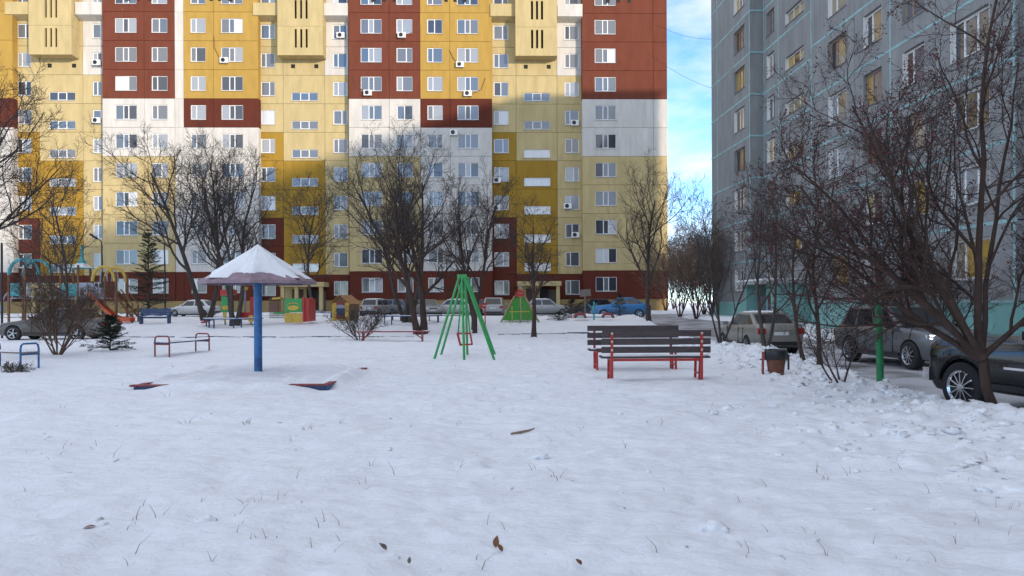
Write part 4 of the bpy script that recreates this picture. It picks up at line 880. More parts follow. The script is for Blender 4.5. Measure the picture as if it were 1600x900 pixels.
# green baby swing
def swing():
    z1, z2 = 20.2, 22.3; o = empty('baby_swing', (X(725, 21.2), 21.2, 0), 0, 'green tube swing frame with a hanging red child seat', 'swing'); ox = X(725, 21.2)
    ap = {}
    for zz, feet in ((z1, ((677, 563), (725, 562), (773, 561))), (z2, ((688, 553), (730, 553), (774, 553)))):
        yy = zz - 21.2; A = Vector((X(722 if zz == z1 else 727, zz) - ox, yy, 2.30)); ap[zz] = A
        for k, (px, py) in enumerate(feet):
            fx_ = X(px, zz) - ox; gz = Hs(fx_ + ox, zz) - .05
            top = A + Vector(((k - 1) * .07, 0, 0)); q = MB(); q.tube([(fx_, yy, gz), top], .036, 10); q.build('leg', GREEN, o, smooth=40)
        m = MB(); m.box(A, (.26, .05, .10)); m.build('top_plate', GREEN, o)
    m = MB(); m.tube([ap[z1], ap[z2]], .036, 10); m.build('top_bar', GREEN, o, smooth=40)
    mid = (ap[z1] + ap[z2]) / 2; sx_ = X(726, 21.2) - ox; zt, zb = Z(726, 521, 21.2), Z(726, 539, 21.2); w = .21
    s = MB(); yb = .16
    for yy in (-yb, yb): s.tube([(sx_ - w, yy, zt), (sx_ + w * .75, yy, zt), (sx_ + w, yy, zb + .02), (sx_ - w * .62, yy, zb), (sx_ - w, yy, zt)], .022, 7)
    for xx, zz in ((sx_ - w, zt), (sx_ + w * .75, zt), (sx_ + w, zb + .02), (sx_ - w * .62, zb)): s.tube([(xx, -yb, zz), (xx, yb, zz)], .022, 7)
    seat = s.build('child_seat', RED, o, smooth=50); MB().box((sx_ + .03, 0, zb + .02), (.30, .30, .03)).build('seat_board', RED, seat)
    for xx, yy in ((-w * .9, -yb), (w * .7, -yb), (-w * .9, yb), (w * .7, yb)): MB().tube([(mid.x + .1 * (1 if xx > 0 else -1) * .3, mid.y + (.25 if yy > 0 else -.25), 2.28), (sx_ + xx, yy, zt)], .013, 6).build('hanger_rod', GREEN, o)
swing()
# facing plank benches
def plank_bench(label, x, y, ang, L, sd):
    o = empty('plank_bench', (x, y, min(Hs(x - .9, y), Hs(x + .9, y)) - .03), ang, label, 'bench', 'plank benches facing each other')
    pm = .90
    for s in (-1, 1):                                                   # local -y is the back of the bench
        xx = s * pm
        q = MB(); q.bar((xx, -.02, 0), (xx, -.045, 1.0), .05, .05); q.build('back_post', RED, o)
        q = MB(); q.bar((xx, .14, 0), (xx, .08, .45), .045, .045); q.build('leg', RED, o); q = MB(); q.bar((xx, .46, 0), (xx, .42, .45), .045, .045); q.build('leg', RED, o)
        q = MB(); q.bar((xx, -.0, .452), (xx, .47, .452), .045, .04); q.build('seat_bracket', RED, o); q = MB(); q.bar((xx, -.0, .16), (xx, .45, .16), .035, .035); q.build('stretcher', RED, o)
    q = MB(); q.bar((-pm, .03, .445), (pm, .03, .445), .035, .05); q.build('seat_rail', RED, o)
    for k in range(3):
        z = .60 + .165 * k; r_ = random.Random(sd + k); sl = MB().box((r_.uniform(-.015, .015), .012 - .024 * (z), z + .05), (L, .035, .125)).build('back_slat', PLANK, o)
        for s in (-1, 1): MB().lathe([(.0, -.018), (.022, -.012), (.026, 0)], 10, (s * pm, -.064 - .012 * z, z + .05), 'Y').build('bolt', mat('pale bolt cap', (.55, .47, .40), .6), o)
    for k in range(3): MB().box((0, .09 + .145 * k, .495), (L, .13, .04)).build('seat_slat', PLANK, o)
    snow_sheet(-L / 2 + .02, L / 2 - .02, .03, .44, .515, .022, sd, .75).build('seat_snow', SNOW, o, smooth=60)
    return o
plank_bench('brown plank bench on red legs with its back to the open snow', 2.89, 14.75, R(1), 2.19, 3)
plank_bench('brown plank bench on red legs facing another bench, nearer the driveway bend', 2.83, 17.25, R(181), 2.14, 9)
# low hoop benches
def hoop_bench(name, label, pts, h, hm, slats, sm, hw=.2, group=None):
    (x0, y0), (x1, y1) = pts; c = ((x0 + x1) / 2, (y0 + y1) / 2); L = math.hypot(x1 - x0, y1 - y0)
    o = empty(name, (c[0], c[1], Hs(*c)), math.atan2(y1 - y0, x1 - x0), label, 'bench', group)
    for s in (-1, 1):
        xx = s * L / 2; q = MB(); q.tube([(xx, -hw, -.08), (xx, -hw, h - .12), (xx, -hw * .92, h - .04), (xx, -hw * .7, h), (xx, hw * .7, h), (xx, hw * .92, h - .04), (xx, hw, h - .12), (xx, hw, -.08)], .024, 8); q.build('hoop_leg', hm, o, smooth=50)
        MB().bar((xx, -hw, .36), (xx, hw, .36), .04, .04).build('cross_bar', hm, o)
    for k in range(slats): MB().box((0, -hw + .06 + (2 * hw - .12) * k / max(1, slats - 1), .40), (L + .12, (2 * hw - .06) / slats - .012, .035)).build('seat_slat', sm, o)
    snow_sheet(-L / 2, L / 2, -hw + .02, hw - .02, .418, .03, int(abs(x0) * 10), .85).build('seat_snow', SNOW, o, smooth=60)
    return o
hoop_bench('hoop_bench', 'low bench with red hoop ends on snow past the mushroom canopy', ((X(253, 22.0), 22.0), (X(316, 24.0), 24.0)), .60, OLDRED, 3, DKBLUE, .24)
hoop_bench('hoop_bench', 'low bench with blue hoop ends over dry weeds', ((X(-42, 17.9), 18.5), (X(46, 17.9), 17.9)), .62, BLUE, 3, GREYWOOD, .22)
def long_bench():
    z = 30.2; x0, x1 = X(556, z), X(671, z); o = empty('long_bench', ((x0 + x1) / 2, z, Hs((x0 + x1) / 2, z)), R(2), 'long low red plank bench in front of the thick trunk', 'bench'); L = x1 - x0
    for k in range(2): MB().box((0, -.09 + .18 * k, .40), (L, .16, .05)).build('seat_plank', OLDRED, o)
    for s in (-1, 1):
        for yy in (-.12, .12): MB().bar((s * L * .40, yy, -.1), (s * L * .40, yy, .375), .06).build('leg', OLDRED, o)
        MB().bar((s * L * .40, 0, .1), (s * L * .27, 0, .37), .04).build('brace', OLDRED, o)
        MB().bar((s * L * .40, -.15, .35), (s * L * .40, .15, .35), .05).build('cross_bar', OLDRED, o)
    snow_sheet(-L / 2, L / 2, -.16, .16, .425, .025, 4, .8, (40, 5)).build('seat_snow', SNOW, o, smooth=60)
long_bench()
def ring_bench(label, px, z, r, n, a0, a1, pm=DKBLUE):
    x = X(px, z); o = empty('ring_bench', (x, z, Hs(x, z)), 0, label, 'bench', 'low ring benches around trunks'); 
    for k in range(n):
        aa, ab = R(a0 + (a1 - a0) * k / n), R(a0 + (a1 - a0) * (k + 1) / n); p, q = Vector((math.cos(aa) * r, math.sin(aa) * r, .42)), Vector((math.cos(ab) * r, math.sin(ab) * r, .42))
        MB().bar(p * 1, q * 1, .34, .05).build('seat_segment', pm, o)
        for t in (.15, .85):
            w = p.lerp(q, t); MB().bar((w.x, w.y, -.1), (w.x, w.y, .40), .06).build('leg', pm, o)
        m = (p + q) / 2; MB().box((m.x, m.y, .46), ((q - p).length * .9, .28, .03), (q - p).to_track_quat('X', 'Z').to_matrix()).build('seat_snow', SNOW, o)
ring_bench('dark blue ring bench around the three leaning trunks', 364, 41.8, 1.55, 6, 0, 360)
ring_bench('grey blue ring bench around the dense dark tree', 637, 43.8, 1.95, 6, 0, 360)
def small_bench(label, px, z):
    x = X(px, z); o = empty('small_bench', (x, z, Hs(x, z)), 0, label, 'bench'); MB().box((0, 0, .42), (1.5, .35, .05)).build('seat_plank', DKBLUE, o)
    for s in (-.6, .6): MB().box((s, 0, .17), (.06, .3, .5)).build('leg', DKBLUE, o)
    snow_sheet(-.75, .75, -.17, .17, .445, .03, 6, .9).build('seat_snow', SNOW, o)
small_bench('small dark bench by the entrance steps', 504, 50)
def back_bench():
    z = 43.5; x = X(244, z); o = empty('back_bench', (x, z, Hs(x, z)), R(3), 'dark blue bench with a solid backrest beside the spruce', 'bench')
    for k in range(3): MB().box((0, -.02 * k, .5 + .165 * k), (1.75, .04, .155)).build('back_slat', DKBLUE, o)
    for k in range(2): MB().box((0, -.14 - .17 * k, .42), (1.75, .155, .04)).build('seat_slat', DKBLUE, o)
    for s in (-1, 1): MB().box((s * .8, -.14, .2), (.06, .42, .62)).build('leg', DKBLUE, o); MB().box((s * .87, -.16, .56), (.05, .4, .05)).build('armrest', DKBLUE, o)
    MB().box((0, -.22, .385), (1.6, .03, .10)).build('apron', DKBLUE, o)
    snow_sheet(-.8, .8, -.38, -.06, .442, .05, 8, .85).build('seat_snow', SNOW, o)
back_bench()
# trash bin
def bin_():
    x, y = X(1212, 15.2), 15.2; z = Hs(x, y) - .02; o = empty('trash_bin', (x, y, z), R(-14), 'rusty brown trash bucket with black bag rim on a stand', 'trash bin'); o.scale = (1.22, 1.22, 1.12)
    bm_ = mat('rusty brown paint', (.155, .055, .03), .7, var=.3, scale=8, bump=.2)
    q = MB(); q.lathe([(.0, .03), (.125, .03), (.175, .46), (.165, .46), (.12, .05)], 22); q.build('bucket', bm_, o, smooth=40)
    q = MB(); rg = random.Random(3)
    q.lathe([(.172, .30), (.186, .33), (.190, .45), (.182, .485), (.165, .48), (.12, .40), (0, .36)], 22); q.v = [(a * rg.uniform(.97, 1.05), b * rg.uniform(.97, 1.05), c + rg.uniform(-.012, .012)) for a, b, c in q.v]; q.build('bin_bag', mat('black bag', (.012, .012, .014), .35), o, smooth=80)
    for yy in (-.06, .06): MB().bar((-.215, yy, -.1), (-.205, yy, .44), .03).build('stand_post', OLDRED, o)
    MB().bar((-.26, 0, .30), (.0, 0, .30), .025).build('pivot', OLDRED, o); MB().bar((-.21, -.06, .42), (-.21, .06, .42), .03).build('cross_bar', OLDRED, o)
    MB().bar((.2, 0, .12), (.2, 0, .40), .03).build('stand_post', BLACK, o)
bin_()
def post():
    x, y = X(1375, 13.4), 13.4; o = empty('pipe_post', (x, y, Hs(x, y) - .15), R(0), 'thick green painted pipe post with a blue cap near the driveway', 'post')
    MB().tube([(0, 0, 0), (-.01, 0, .7), (-.035, 0, 1.60)], .064, 14).build('pipe', DGREEN, o, smooth=40); MB().tube([(-.035, 0, 1.60), (-.037, 0, 1.70)], .045, 10).build('cap', mat('pale blue paint', (.2, .3, .45), .5), o, smooth=40)
post()
def border(label, px0, px1, py0, py1, n):
    a, b = ground(px0, py0), ground(px1, py1); o = empty('low_border', ((a[0] + b[0]) / 2, (a[1] + b[1]) / 2, 0), 0, label, 'border', 'low lawn borders'); cx, cy = o.location.x, o.location.y
    rg = random.Random(n)
    for k in range(n):
        s0, s1 = k / n, (k + .97) / n; p = Vector((a[0] + (b[0] - a[0]) * s0 - cx, a[1] + (b[1] - a[1]) * s0 - cy)); q = Vector((a[0] + (b[0] - a[0]) * s1 - cx, a[1] + (b[1] - a[1]) * s1 - cy))
        z0, z1 = Hs(p.x + cx, p.y + cy) + rg.uniform(-.02, .035), Hs(q.x + cx, q.y + cy) + rg.uniform(-.02, .035); MB().bar((p.x, p.y, z0), (q.x, q.y, z1), .06, .09).build('rail', mat('dark border paint', (.05, .09, .10), .6, var=.3), o)
border('low dark lawn border running from the hoop bench to the swing', 170, 650, 527, 527, 9)
border('low dark lawn border running from the crooked tree to the plank benches', 778, 922, 523, 521, 4)

# ------------------------------------------------------------ playground
TZ = 45.0
def tower():
    bx_ = X(100, TZ); z0 = Hs(bx_, TZ); o = empty('slide_tower', (bx_, TZ, z0), 0, 'play tower with orange slide, teal roof and arches', 'playground')
    def q(px, py): return X(px, TZ) - bx_, Z(px, py, TZ) - z0
    def quad(nm, pts, m, y=0, t=.05): MB().prism([q(a, b) for a, b in pts], y - t / 2, y + t / 2).build(nm, m, o)
    dp = 1.3
    for px, top in ((25, 430), (50, 418), (105, 415), (132, 415), (173, 432), (190, 428)):
        for yy in (-dp / 2, dp / 2):
            x, z = q(px, top); MB().bar((x, yy, -.2), (x, yy, z), .10).build('post', WOOD, o)
    for a, b in ((25, 50), (105, 132), (132, 175)):
        x0, z = q(a, 466); x1, _ = q(b, 466); MB().box(((x0 + x1) / 2, 0, z), (x1 - x0 + .1, dp, .06)).build('deck', LILAC, o)
    for yy in (-dp / 2, dp / 2):
        x, z = q(48, 430); MB().tube(arc(x, z, .88, .95, 0, 180, 14, yy), .10, 6).build('arch', TEAL, o)
        x, z = q(171, 440); MB().tube(arc(x, z, .66, .88, 0, 180, 14, yy), .09, 6).build('arch', YELLOW, o)
    for s in (-1, 1): x, z = q(171, 440); MB().tube(arc(x, z, .22, .75, 0, 180, 8, s * .62), .03, 5).build('inner_arch', LILAC, o)
    quad('side_panel', [(28, 443), (41, 443), (41, 463), (28, 463)], TEAL, -dp / 2); quad('side_panel', [(106, 444), (131, 444), (131, 463), (106, 463)], TEAL, -dp / 2)
    quad('side_panel', [(133, 442), (153, 442), (160, 448), (174, 452), (174, 468), (133, 467)], LILAC, -dp / 2); quad('side_panel', [(106, 444), (131, 444), (131, 463), (106, 463)], TEAL, dp / 2)
    for py in (443, 452, 463):
        for yy in (-.5, .5):
            (x0, z), (x1, _) = q(50, py), q(105, py); MB().tube([(x0, yy, z), ((x0 + x1) / 2, yy, z - .15), (x1, yy, z)], .022, 6).build('rail', STEEL, o)
    for k in range(11):
        x, z = q(52 + 5 * k, 466); MB().box((x, 0, z - .1 - .08 * math.sin(k / 10 * 3.14)), (.15, .95, .04)).build('bridge_board', WOOD, o)
    # concave roof with white facets and a spire
    xc, zt = q(128, 385); xa, ze = q(100, 420); rr = xc - xa; pr = [(0.05, zt), (.10, zt - .75), (.30, zt - 1.05), (.62, zt - 1.3), (1.0, ze)]
    q1 = MB(); q1.cur = 0
    for k in range(4):
        a0 = R(45 + 90 * k); a1 = a0 + R(90)
        for i in range(4):
            (r0, h0), (r1, h1) = pr[i], pr[i + 1]; q1.cur = 1 if i in (2,) and k in (2, 3) else 0
            q1.add([(xc + math.cos(a0) * r0 * 1.0, math.sin(a0) * r0, h0), (xc + math.cos(a1) * r0, math.sin(a1) * r0, h0), (xc + math.cos(a1) * r1, math.sin(a1) * r1, h1), (xc + math.cos(a0) * r1, math.sin(a0) * r1, h1)], [(0, 3, 2, 1)])
    rf = q1.build('tower_roof', [TEAL, WHITEP], o); x_, z_ = q(128, 384); MB().tube([(x_, 0, z_ - .3), (x_, 0, z_ + .05)], .07, 8).build('spire', TEAL, rf)
    # slide
    pa = [q(a, b) for a, b in ((150, 461), (160, 468), (172, 482), (188, 497), (200, 501), (216, 501))]; m = MB(); y0, y1 = -.95, -.40
    for (x0, z0_), (x1, z1_) in zip(pa[:-1], pa[1:]):
        for ya, yb, up in ((y0, y1, 0), (y0, y0, .22), (y1, y1, .22)):
            if up == 0: m.add([(x0, y0, z0_), (x1, y0, z1_), (x1, y1, z1_), (x0, y1, z0_), (x0, y0, z0_ - .04), (x1, y0, z1_ - .04), (x1, y1, z1_ - .04), (x0, y1, z0_ - .04)], [(0, 1, 2, 3), (4, 7, 6, 5)])
            else: m.add([(x0, ya - .02, z0_ - .04), (x1, ya - .02, z1_ - .04), (x1, ya - .02, z1_ + up), (x0, ya - .02, z0_ + up), (x0, ya + .02, z0_ - .04), (x1, ya + .02, z1_ - .04), (x1, ya + .02, z1_ + up), (x0, ya + .02, z0_ + up)], [(0, 1, 2, 3), (4, 7, 6, 5), (3, 2, 6, 7)])
    m.build('slide', ORANGE, o)
    # stairs with wooden rails
    for yy in (-.1, .6):
        (xa, za), (xb, zb) = q(176, 455), q(207, 494); MB().bar((xa, yy, za), (xb, yy, zb), .06, .12).build('stair_stringer', WOOD, o)
        (xa, za), (xb, zb) = q(190, 452), q(209, 476); MB().bar((xa, yy, za), (xb, yy, zb), .06).build('handrail', WOOD, o); x, z = q(208, 476); MB().bar((x, yy, -.1), (x, yy, z), .08).build('post', WOOD, o)
    for k in range(7): x, z = q(178 + 4.4 * k, 459 + 5.3 * k); MB().box((x, .25, z), (.22, .7, .04)).build('stair_tread', WOOD, o)
    # white ladder arch
    ra = [(5, 492), (8, 476), (14, 462), (22, 453), (34, 450)]; 
    for yy in (-.35, .35): MB().tube([(q(*p)[0], yy, q(*p)[1]) for p in ra], .035, 7).build('ladder_rail', LILAC, o)
    for t in range(7):
        f = t / 6 * 3.99; i = int(f); a, b = q(*ra[i]), q(*ra[i + 1]); x, z = a[0] + (b[0] - a[0]) * (f - i), a[1] + (b[1] - a[1]) * (f - i); MB().tube([(x, -.35, z), (x, .35, z)], .025, 6).build('ladder_rung', LILAC, o)
tower()
def train():
    z = 42.5; bx_ = X(420, z); z0 = Hs(bx_, z); o = empty('play_train', (bx_, z, z0), 0, 'red, green and yellow play locomotive with railed wagon', 'playground')
    def q(px, py): return X(px, z) - bx_, Z(px, py, z) - z0
    def quad(nm, pts, m, y=0, t=.05): return MB().prism([q(a, b) for a, b in pts], y - t / 2, y + t / 2).build(nm, m, o)
    def disc(nm, px, py, rx, rz, m, y, t=.05): x, zz = q(px, py); return MB().prism([(x + rx * math.cos(a * .3927), zz + rz * math.sin(a * .3927)) for a in range(16)], y - t / 2, y + t / 2).build(nm, m, o)
    quad('front_panel', [(445, 467), (472, 466), (472, 488), (445, 488)], GREEN); quad('lower_panel', [(445, 489), (472, 489), (472, 504), (445, 504)], YELLOW)
    disc('disc', 450.5, 498, .22, .24, YELLOW, -.05); disc('disc', 467, 498, .22, .24, YELLOW, -.05); disc('badge', 458.5, 481, .33, .15, YELLOW, -.05, .06)
    x, zz = q(458.5, 477); MB().tube(arc(x, zz, .33, .13, 15, 165, 8, -.05), .03, 5).build('badge_arc', YELLOW, o)
    for yy in (.0, 1.6):
        quad('corner_post', [(473, 464), (476, 464), (476, 503), (473, 503)], RED, yy, .1)
    quad('side_panel', [(476, 466), (482, 467), (482, 502), (476, 503)], RED, .8, 1.5)
    for k in range(17): x, zt = q(411 + 2 * k, 467); _, zb = q(0, 497); MB().bar((x, 1.2, zb), (x, 1.2, zt), .03).build('rail_bar', BLACK if k % 2 else OLDRED, o)
    for py in (467, 497): a, b = q(410, py), q(445, py); MB().bar((a[0], 1.2, a[1]), (b[0], 1.2, b[1]), .05).build('rail', DGREEN, o)
    quad('wagon_bench', [(424, 488), (444, 488), (444, 491), (424, 491)], GREEN, .6, .4); quad('wagon_panel', [(412, 472), (424, 472), (424, 487), (412, 487)], mat('red brown mesh', (.20, .11, .09), .7), .9)
    quad('roof_beam', [(422, 465), (435, 464), (435, 467), (422, 468)], YELLOW, .6, .5)
    quad('cab_panel', [(347, 462), (356, 464), (362, 469), (362, 488), (347, 488)], GREEN, -.1); disc('badge', 354, 481, .20, .13, YELLOW, -.15, .06)
    quad('cab_roof', [(346, 453), (362, 452), (363, 460), (346, 462)], RED, .3, 1.0); quad('chimney', [(350, 443), (359, 443), (358, 452), (351, 452)], GREEN, .2, .3)
    quad('cab_leg', [(349, 488), (355, 488), (354, 502), (351, 502)], YELLOW, -.1); quad('cab_leg', [(361, 488), (366, 488), (365, 502), (362, 502)], YELLOW, -.1)
    quad('boiler', [(375, 488), (396, 488), (396, 500), (375, 499)], RED, .3, .8); quad('cab_column', [(390, 464), (398, 464), (398, 488), (390, 488)], RED, .2, .3); disc('wheel_disc', 394, 498, .18, .22, YELLOW, -.16)
    quad('slide', [(318, 503), (336, 497), (336, 499), (320, 505)], RED, -.2, .5)
    for px in (375, 393): quad('lamp_box', [(px, 448), (px + 8, 448), (px + 7, 453), (px + 1, 453)], YELLOW, .4, .3); quad('lamp_post', [(px + 3, 453), (px + 5, 453), (px + 5, 500), (px + 3, 500)], LILAC, .4, .1)
train()
def playhouse():
    z = 46; bx_ = X(540, z); z0 = Hs(bx_, z); o = empty('playhouse', (bx_, z, z0), R(-14), 'small yellow wooden playhouse with pitched roof behind the fan shaped bush', 'playhouse'); w, d, h = 1.15, 1.3, 1.0
    for k in range(6): 
        for s in (-1, 1): MB().box((s * w / 2, -d / 2 + d * (k + .5) / 6, h / 2 + .1), (.04, d / 6 - .015, h)).build('wall_board', WOOD, o)
    for k in range(5): MB().box((-w / 2 + w * (k + .5) / 5, d / 2, h / 2 + .1), (w / 5 - .015, .04, h)).build('wall_board', WOOD, o)
    for x0, x1, a, b in ((-w / 2, -.30, .1, 1.1), (.30, w / 2, .1, 1.1), (-.30, .30, .1, .34), (-.30, .30, .98, 1.1)): MB().b2(x0, x1, -d / 2 - .02, -d / 2 + .02, a, b).build('front_board', YELLOW if x1 - x0 < .3 else OLDRED, o)
    MB().b2(-.34, .34, -d / 2 + .05, -d / 2 + .08, .36, .98).build('curtain_panel', DKBLUE, o); MB().b2(-.34, .34, -d / 2 + .02, -d / 2 + .045, .76, .98).build('curtain_valance', LILAC, o)
    MB().prism([(-w / 2, 1.1), (w / 2, 1.1), (0, 1.52)], -d / 2 - .01, -d / 2 + .02).build('gable', WOOD, o)
    for s in (-1, 1):
        for k in range(4):
            t0, t1 = k / 4, (k + .96) / 4; P = lambda t: (s * (w / 2 + .14) * (1 - t), 1.02 + (1.58 - 1.02) * t)
            a, b = P(t0), P(t1); MB().bar((a[0], 0, a[1]), (b[0], 0, b[1]), d + .3, .035).build('roof_board', mat('ochre roof board', (.36, .18, .06), .7, var=.25), o)
    MB().b2(-w / 2 - .05, w / 2 + .05, -d / 2 - .06, d / 2, .0, .1).build('floor_beam', YELLOW, o)
playhouse()
def pyramid():
    z = 44; bx_ = X(812, z); z0 = Hs(bx_, z); o = empty('climbing_pyramid', (bx_, z, z0), 0, 'green climbing pyramid with wooden beams and a red top', 'playground'); w = 1.05; h = Z(812, 458, z) - z0
    for s in (-1, 1):
        q = MB(); q.add([(-w, s * .75, .1), (w, s * .75, .1), (.26, s * .12, h * .86), (-.26, s * .12, h * .86), (-w, s * .75 - s * .04, .1), (w, s * .75 - s * .04, .1), (.26, s * .08, h * .86), (-.26, s * .08, h * .86)], [(0, 1, 2, 3), (7, 6, 5, 4), (0, 4, 5, 1), (1, 5, 6, 2), (2, 6, 7, 3), (3, 7, 4, 0)]); q.build('climbing_board', mat('bright green board', (.03, .25, .02), .5, var=.15), o)
        for x0, x1 in ((-w - .12, -.3), (w + .12, .3), (.05, .05)): MB().bar((x0, s * .80, -.1), (x1, s * .13, h * .9), .09, .07).build('beam', mat('pale wood', (.36, .26, .13), .7, var=.25), o)
    MB().box((0, 0, h * .93), (.55, .4, .18)).build('top_cap', RED, o); MB().prism([(-.3, h), (.3, h), (0, h + .28)], -.2, .2).build('roof', RED, o); MB().bar((0, 0, h + .2), (0, 0, h + .42), .12, .1).build('finial', LILAC, o)
    for px, m in ((800, YELLOW), (812, DGREEN), (824, OLDRED)): x = X(px, z) - bx_; MB().bar((x, -1.4, -.1), (x, -1.35, .95), .045).build('front_post', m, o)
    MB().bar((X(796, z) - bx_, -1.38, .62), (X(826, z) - bx_, -1.38, .62), .04).build('front_rail', YELLOW, o)
pyramid()
def rocker():
    z = 45; bx_ = X(928, z); z0 = Hs(bx_, z); o = empty('rocker', (bx_, z, z0), 0, 'teal spring rocker with two red side seats in deep snow', 'playground')
    MB().tube([(0, 0, -.1), (0, 0, 1.15)], .05, 8).build('post', TEAL, o); MB().tube([(-.35, 0, 1.0), (-.15, 0, .75), (0, 0, .7), (.12, 0, .8), (.15, 0, 1.05)], .035, 7).build('handle', TEAL, o); MB().bar((-1.2, 0, .2), (1.1, 0, .2), .12, .06).build('beam', TEAL, o)
    for s in (-1, 1):
        q = MB(); q.tube(arc(s * .85, .14, .33, .28, 0, 180, 8, -.2), .07, 6); q.tube(arc(s * .85, .14, .33, .28, 0, 180, 8, .2), .07, 6); q.build('seat_guard', OLDRED, o, smooth=50); MB().box((s * .85, 0, .33), (.5, .36, .06)).build('seat', OLDRED, o)
rocker()
def frame_sign():
    z = 47; x = X(912, z); o = empty('notice_board', (x, z, Hs(x, z)), R(8), 'tilted weathered notice board on a wooden prop by the spruces', 'sign'); MB().box((.1, 0, 1.62), (.72, .05, .45), Matrix.Rotation(R(-6), 3, 'Y')).build('board', GREYWOOD, o)
    MB().bar((.1, .05, -.1), (.1, .05, 1.5), .07).build('post', GREYWOOD, o); MB().bar((-.85, .1, .35), (-.1, .1, 1.0), .07, .18).build('prop', BARKR, o)
frame_sign()
def stumps():
    for px, z, h, l, m in ((758, 41, 1.25, 'short red post with flat top between the swing and the minivan', RED), ):
        x = X(px, z); o = empty('red_post', (x, z, Hs(x, z)), 0, l, 'post'); MB().bar((0, 0, -.1), (0, 0, h), .06).build('shaft', m, o); MB().box((0, 0, h), (.28, .12, .12)).build('cap', m, o)
    x = X(741.5, 37); o = empty('sawn_trunk', (x, 37, Hs(x, 37) - .1), 0, 'branchless brown trunk stump behind the green swing', 'stump'); MB().tube([(0, 0, 0), (.02, 0, .8), (-.06, 0, 1.7), (-.05, 0, 2.1)], [.14, .115, .12, .07], 10).build('trunk', BARKR, o, smooth=50)
stumps()
def lamp(label, px, z, py):
    x = X(px, z); z0 = Hs(x, z); h = Z(px, py, z) - z0; o = empty('street_lamp', (x, z, z0), 0, label, 'street lamp', 'street lamps by the tower'); MB().tube([(0, 0, -.1), (0, 0, h * .6), (-.04, 0, h - .35), (-.35, -.1, h)], [.07, .06, .045, .03], 8).build('pole', BLACK, o, smooth=50); MB().box((-.5, -.14, h + .02), (.55, .2, .12), Matrix.Rotation(R(35), 3, 'Y')).build('lamp_head', BLACK, o)
lamp('thin black street lamp beside the tall dark spruce', 258, 56, 374); lamp('thin black street lamp rising above the orange slide', 160, 50, 370)
def pole_left():
    x = X(3, 34.5); o = empty('dark_pole', (x, 34.5, Hs(x, 34.5)), 0, 'slim dark pole at the nose of the dark saloon', 'pole'); MB().tube([(0, 0, -.1), (0, 0, 4.4)], .05, 8).build('shaft', BLACK, o); MB().tube([(0, 0, 4.4), (0, 0, 4.5), ], [.05, .02], 8).build('tip', BLACK, o)
pole_left()
# thin wires across the gap of sky
q = MB(); A, B_ = Vector((13.6, 73, 26.3)), Vector((17.2, 57.0, 17.6)); q.tube([A.lerp(B_, t / 10) - Vector((0, 0, .5 * math.sin(t / 10 * 3.14))) for t in range(11)], .013, 4); tag(q.build('cable', BLACK), 'thin cable sagging across the sky between the buildings', 'cable')
q = MB(); A, B_ = Vector((14.6, 74, 29.5)), Vector((17.0, 57.2, 22.0)); q.tube([A.lerp(B_, t / 10) - Vector((0, 0, .5 * math.sin(t / 10 * 3.14))) for t in range(11)], .013, 4); tag(q.build('cable', BLACK), 'upper thin cable spanning from red panel edge to grey block', 'cable')
# small things on the snow
gx, gy = ground(815, 680); o = MB().add([(-.13, -.06, .0), (.10, .05, .02), (.16, .085, .045), (.12, .095, .03), (-.12, -.02, .005), (-.13, -.06, .02), (.10, .05, .04), (.16, .085, .06), (.12, .095, .045), (-.12, -.02, .02)], [(5, 6, 7, 8, 9), (0, 1, 6, 5), (1, 2, 7, 6), (2, 3, 8, 7), (3, 4, 9, 8), (4, 0, 5, 9)]).build('wood_splinter', mat('splinter wood', (.24, .17, .11), .8, var=.3), None, (gx, gy, Hs(gx, gy) + .012)); tag(o, 'split piece of brown wood lying on open snow', 'wood piece')
def leaf(label, px, py, s, a, tilt, m):
    x, y = ground(px, py); q = MB(); n = 7
    for i in range(n):
        t = i / (n - 1); w = s * .28 * math.sin(math.pi * (t ** .8)) + .0008; q.v += [(s * (t - .5), -w, .10 * s * math.sin(3 * t) + .12 * w), (s * (t - .5), 0, .10 * s * math.sin(3 * t) - .1 * w), (s * (t - .5), w, .10 * s * math.sin(3 * t) + .12 * w)]
    q.f = [f for i in range(n - 1) for f in ((3 * i, 3 * i + 3, 3 * i + 4, 3 * i + 1), (3 * i + 1, 3 * i + 4, 3 * i + 5, 3 * i + 2))]; q.m = [0] * len(q.f)
    o = q.build('dry_leaf', m, None, (x, y, Hs(x, y) + .025 + s * .3 * abs(math.sin(tilt))), (0, -tilt, a)); tag(o, label, 'leaf', 'dry leaves on the snow')
LB = mat('brown leaf', (.17, .075, .03), .8, var=.4, scale=30); LG = mat('grey leaf', (.14, .11, .09), .8, var=.4, scale=30)
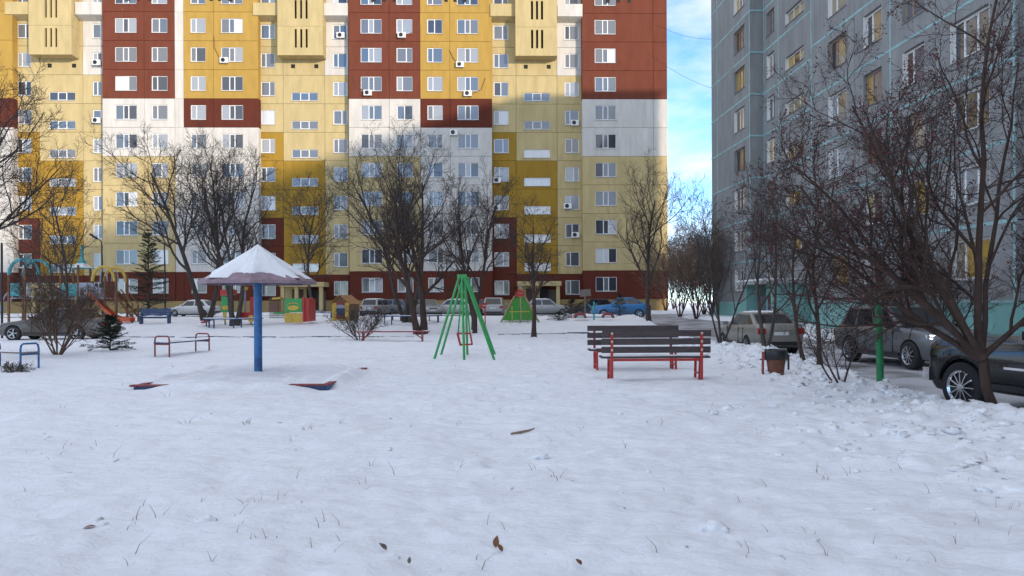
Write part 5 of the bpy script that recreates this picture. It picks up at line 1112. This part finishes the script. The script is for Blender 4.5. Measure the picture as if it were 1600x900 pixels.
leaf('upright crumpled orange brown leaf standing in the snow', 776, 858, .075, 1.2, 1.2, LB); leaf('torn brown leaf bent over at the foot of the upright leaf', 781, 866, .06, 2.3, .7, LB); leaf('dark narrow grey leaf tilted up beside a snow lump', 598, 864, .07, 2.6, .5, LG); leaf('small curled dark red leaf lying flat on bare snow', 904, 888, .055, 2.2, .4, LB); leaf('rust coloured leaf frozen under a lump of snow', 140, 831, .08, .3, .1, LB); leaf('tiny dark leaf stuck upright in snow', 640, 885, .04, 1.4, 1.2, LG)
def lump(label, px, py, r, seed):
    x, y = ground(px, py); rg = np.random.default_rng(seed); b = bmesh.new(); bmesh.ops.create_icosphere(b, subdivisions=3, radius=1); k = seed * 3.7
    for v in b.verts:
        c = v.co; s = 1 + 1.1 * float(fbm(np.array([c.x * 2.2 + k]), np.array([c.y * 2.2 + c.z * 1.9]), seed, 3, .6)[0]); v.co = Vector((c.x * s * r * 1.3, c.y * s * r, c.z * s * r * .62))
    me = bpy.data.meshes.new('snow_lump'); b.to_mesh(me); b.free(); me.materials.append(SNOW); me.shade_smooth(); o = obj('snow_lump', me, None, (x, y, Hs(x, y) + r * .12)); tag(o, label, 'snow lump', 'snow lumps on the lawn')
lump('rough snow lump with a crumbled top near grass stalks', 323, 818, .06, 1); lump('snow lump beside wiry grass stalks', 395, 822, .04, 2); lump('wide flat snow lump near the wood splinter', 848, 715, .055, 3); lump('low broad crumbled snow lump on open snow', 1115, 830, .075, 4); lump('small rounded snow lump with grey leaf', 612, 875, .04, 5); lump('yellowish snow lump in front of the plank benches', 1116, 645, .05, 6); lump('snow lump frozen over a rust leaf', 158, 826, .05, 7)
x, y = ground(1592, 764); tag(MB().lathe([(0, .028), (.07, .03), (.10, .022), (.115, .0), (.11, -.03)], 20).build('snowy_lid', SNOW, None, (x, y, Hs(x, y)), (R(6), R(-4), 0), smooth=40), 'round pale lid lying under snow below the bank', 'lid')
x, y = ground(25, 582); bare_tree('matted dry weeds under the blue hoop bench', x, y, .38, 14, .006, 1.6, (4, 4, 3), 77, bark=mat('weed stem', (.07, .055, .035), .9), twig=mat('weed twig', (.06, .05, .03), .9), t0=.1, ang=(20, 60), twr=.003, cat='weeds', name='dry_weeds', trunk_frac=.9, lr=(.4, .8))
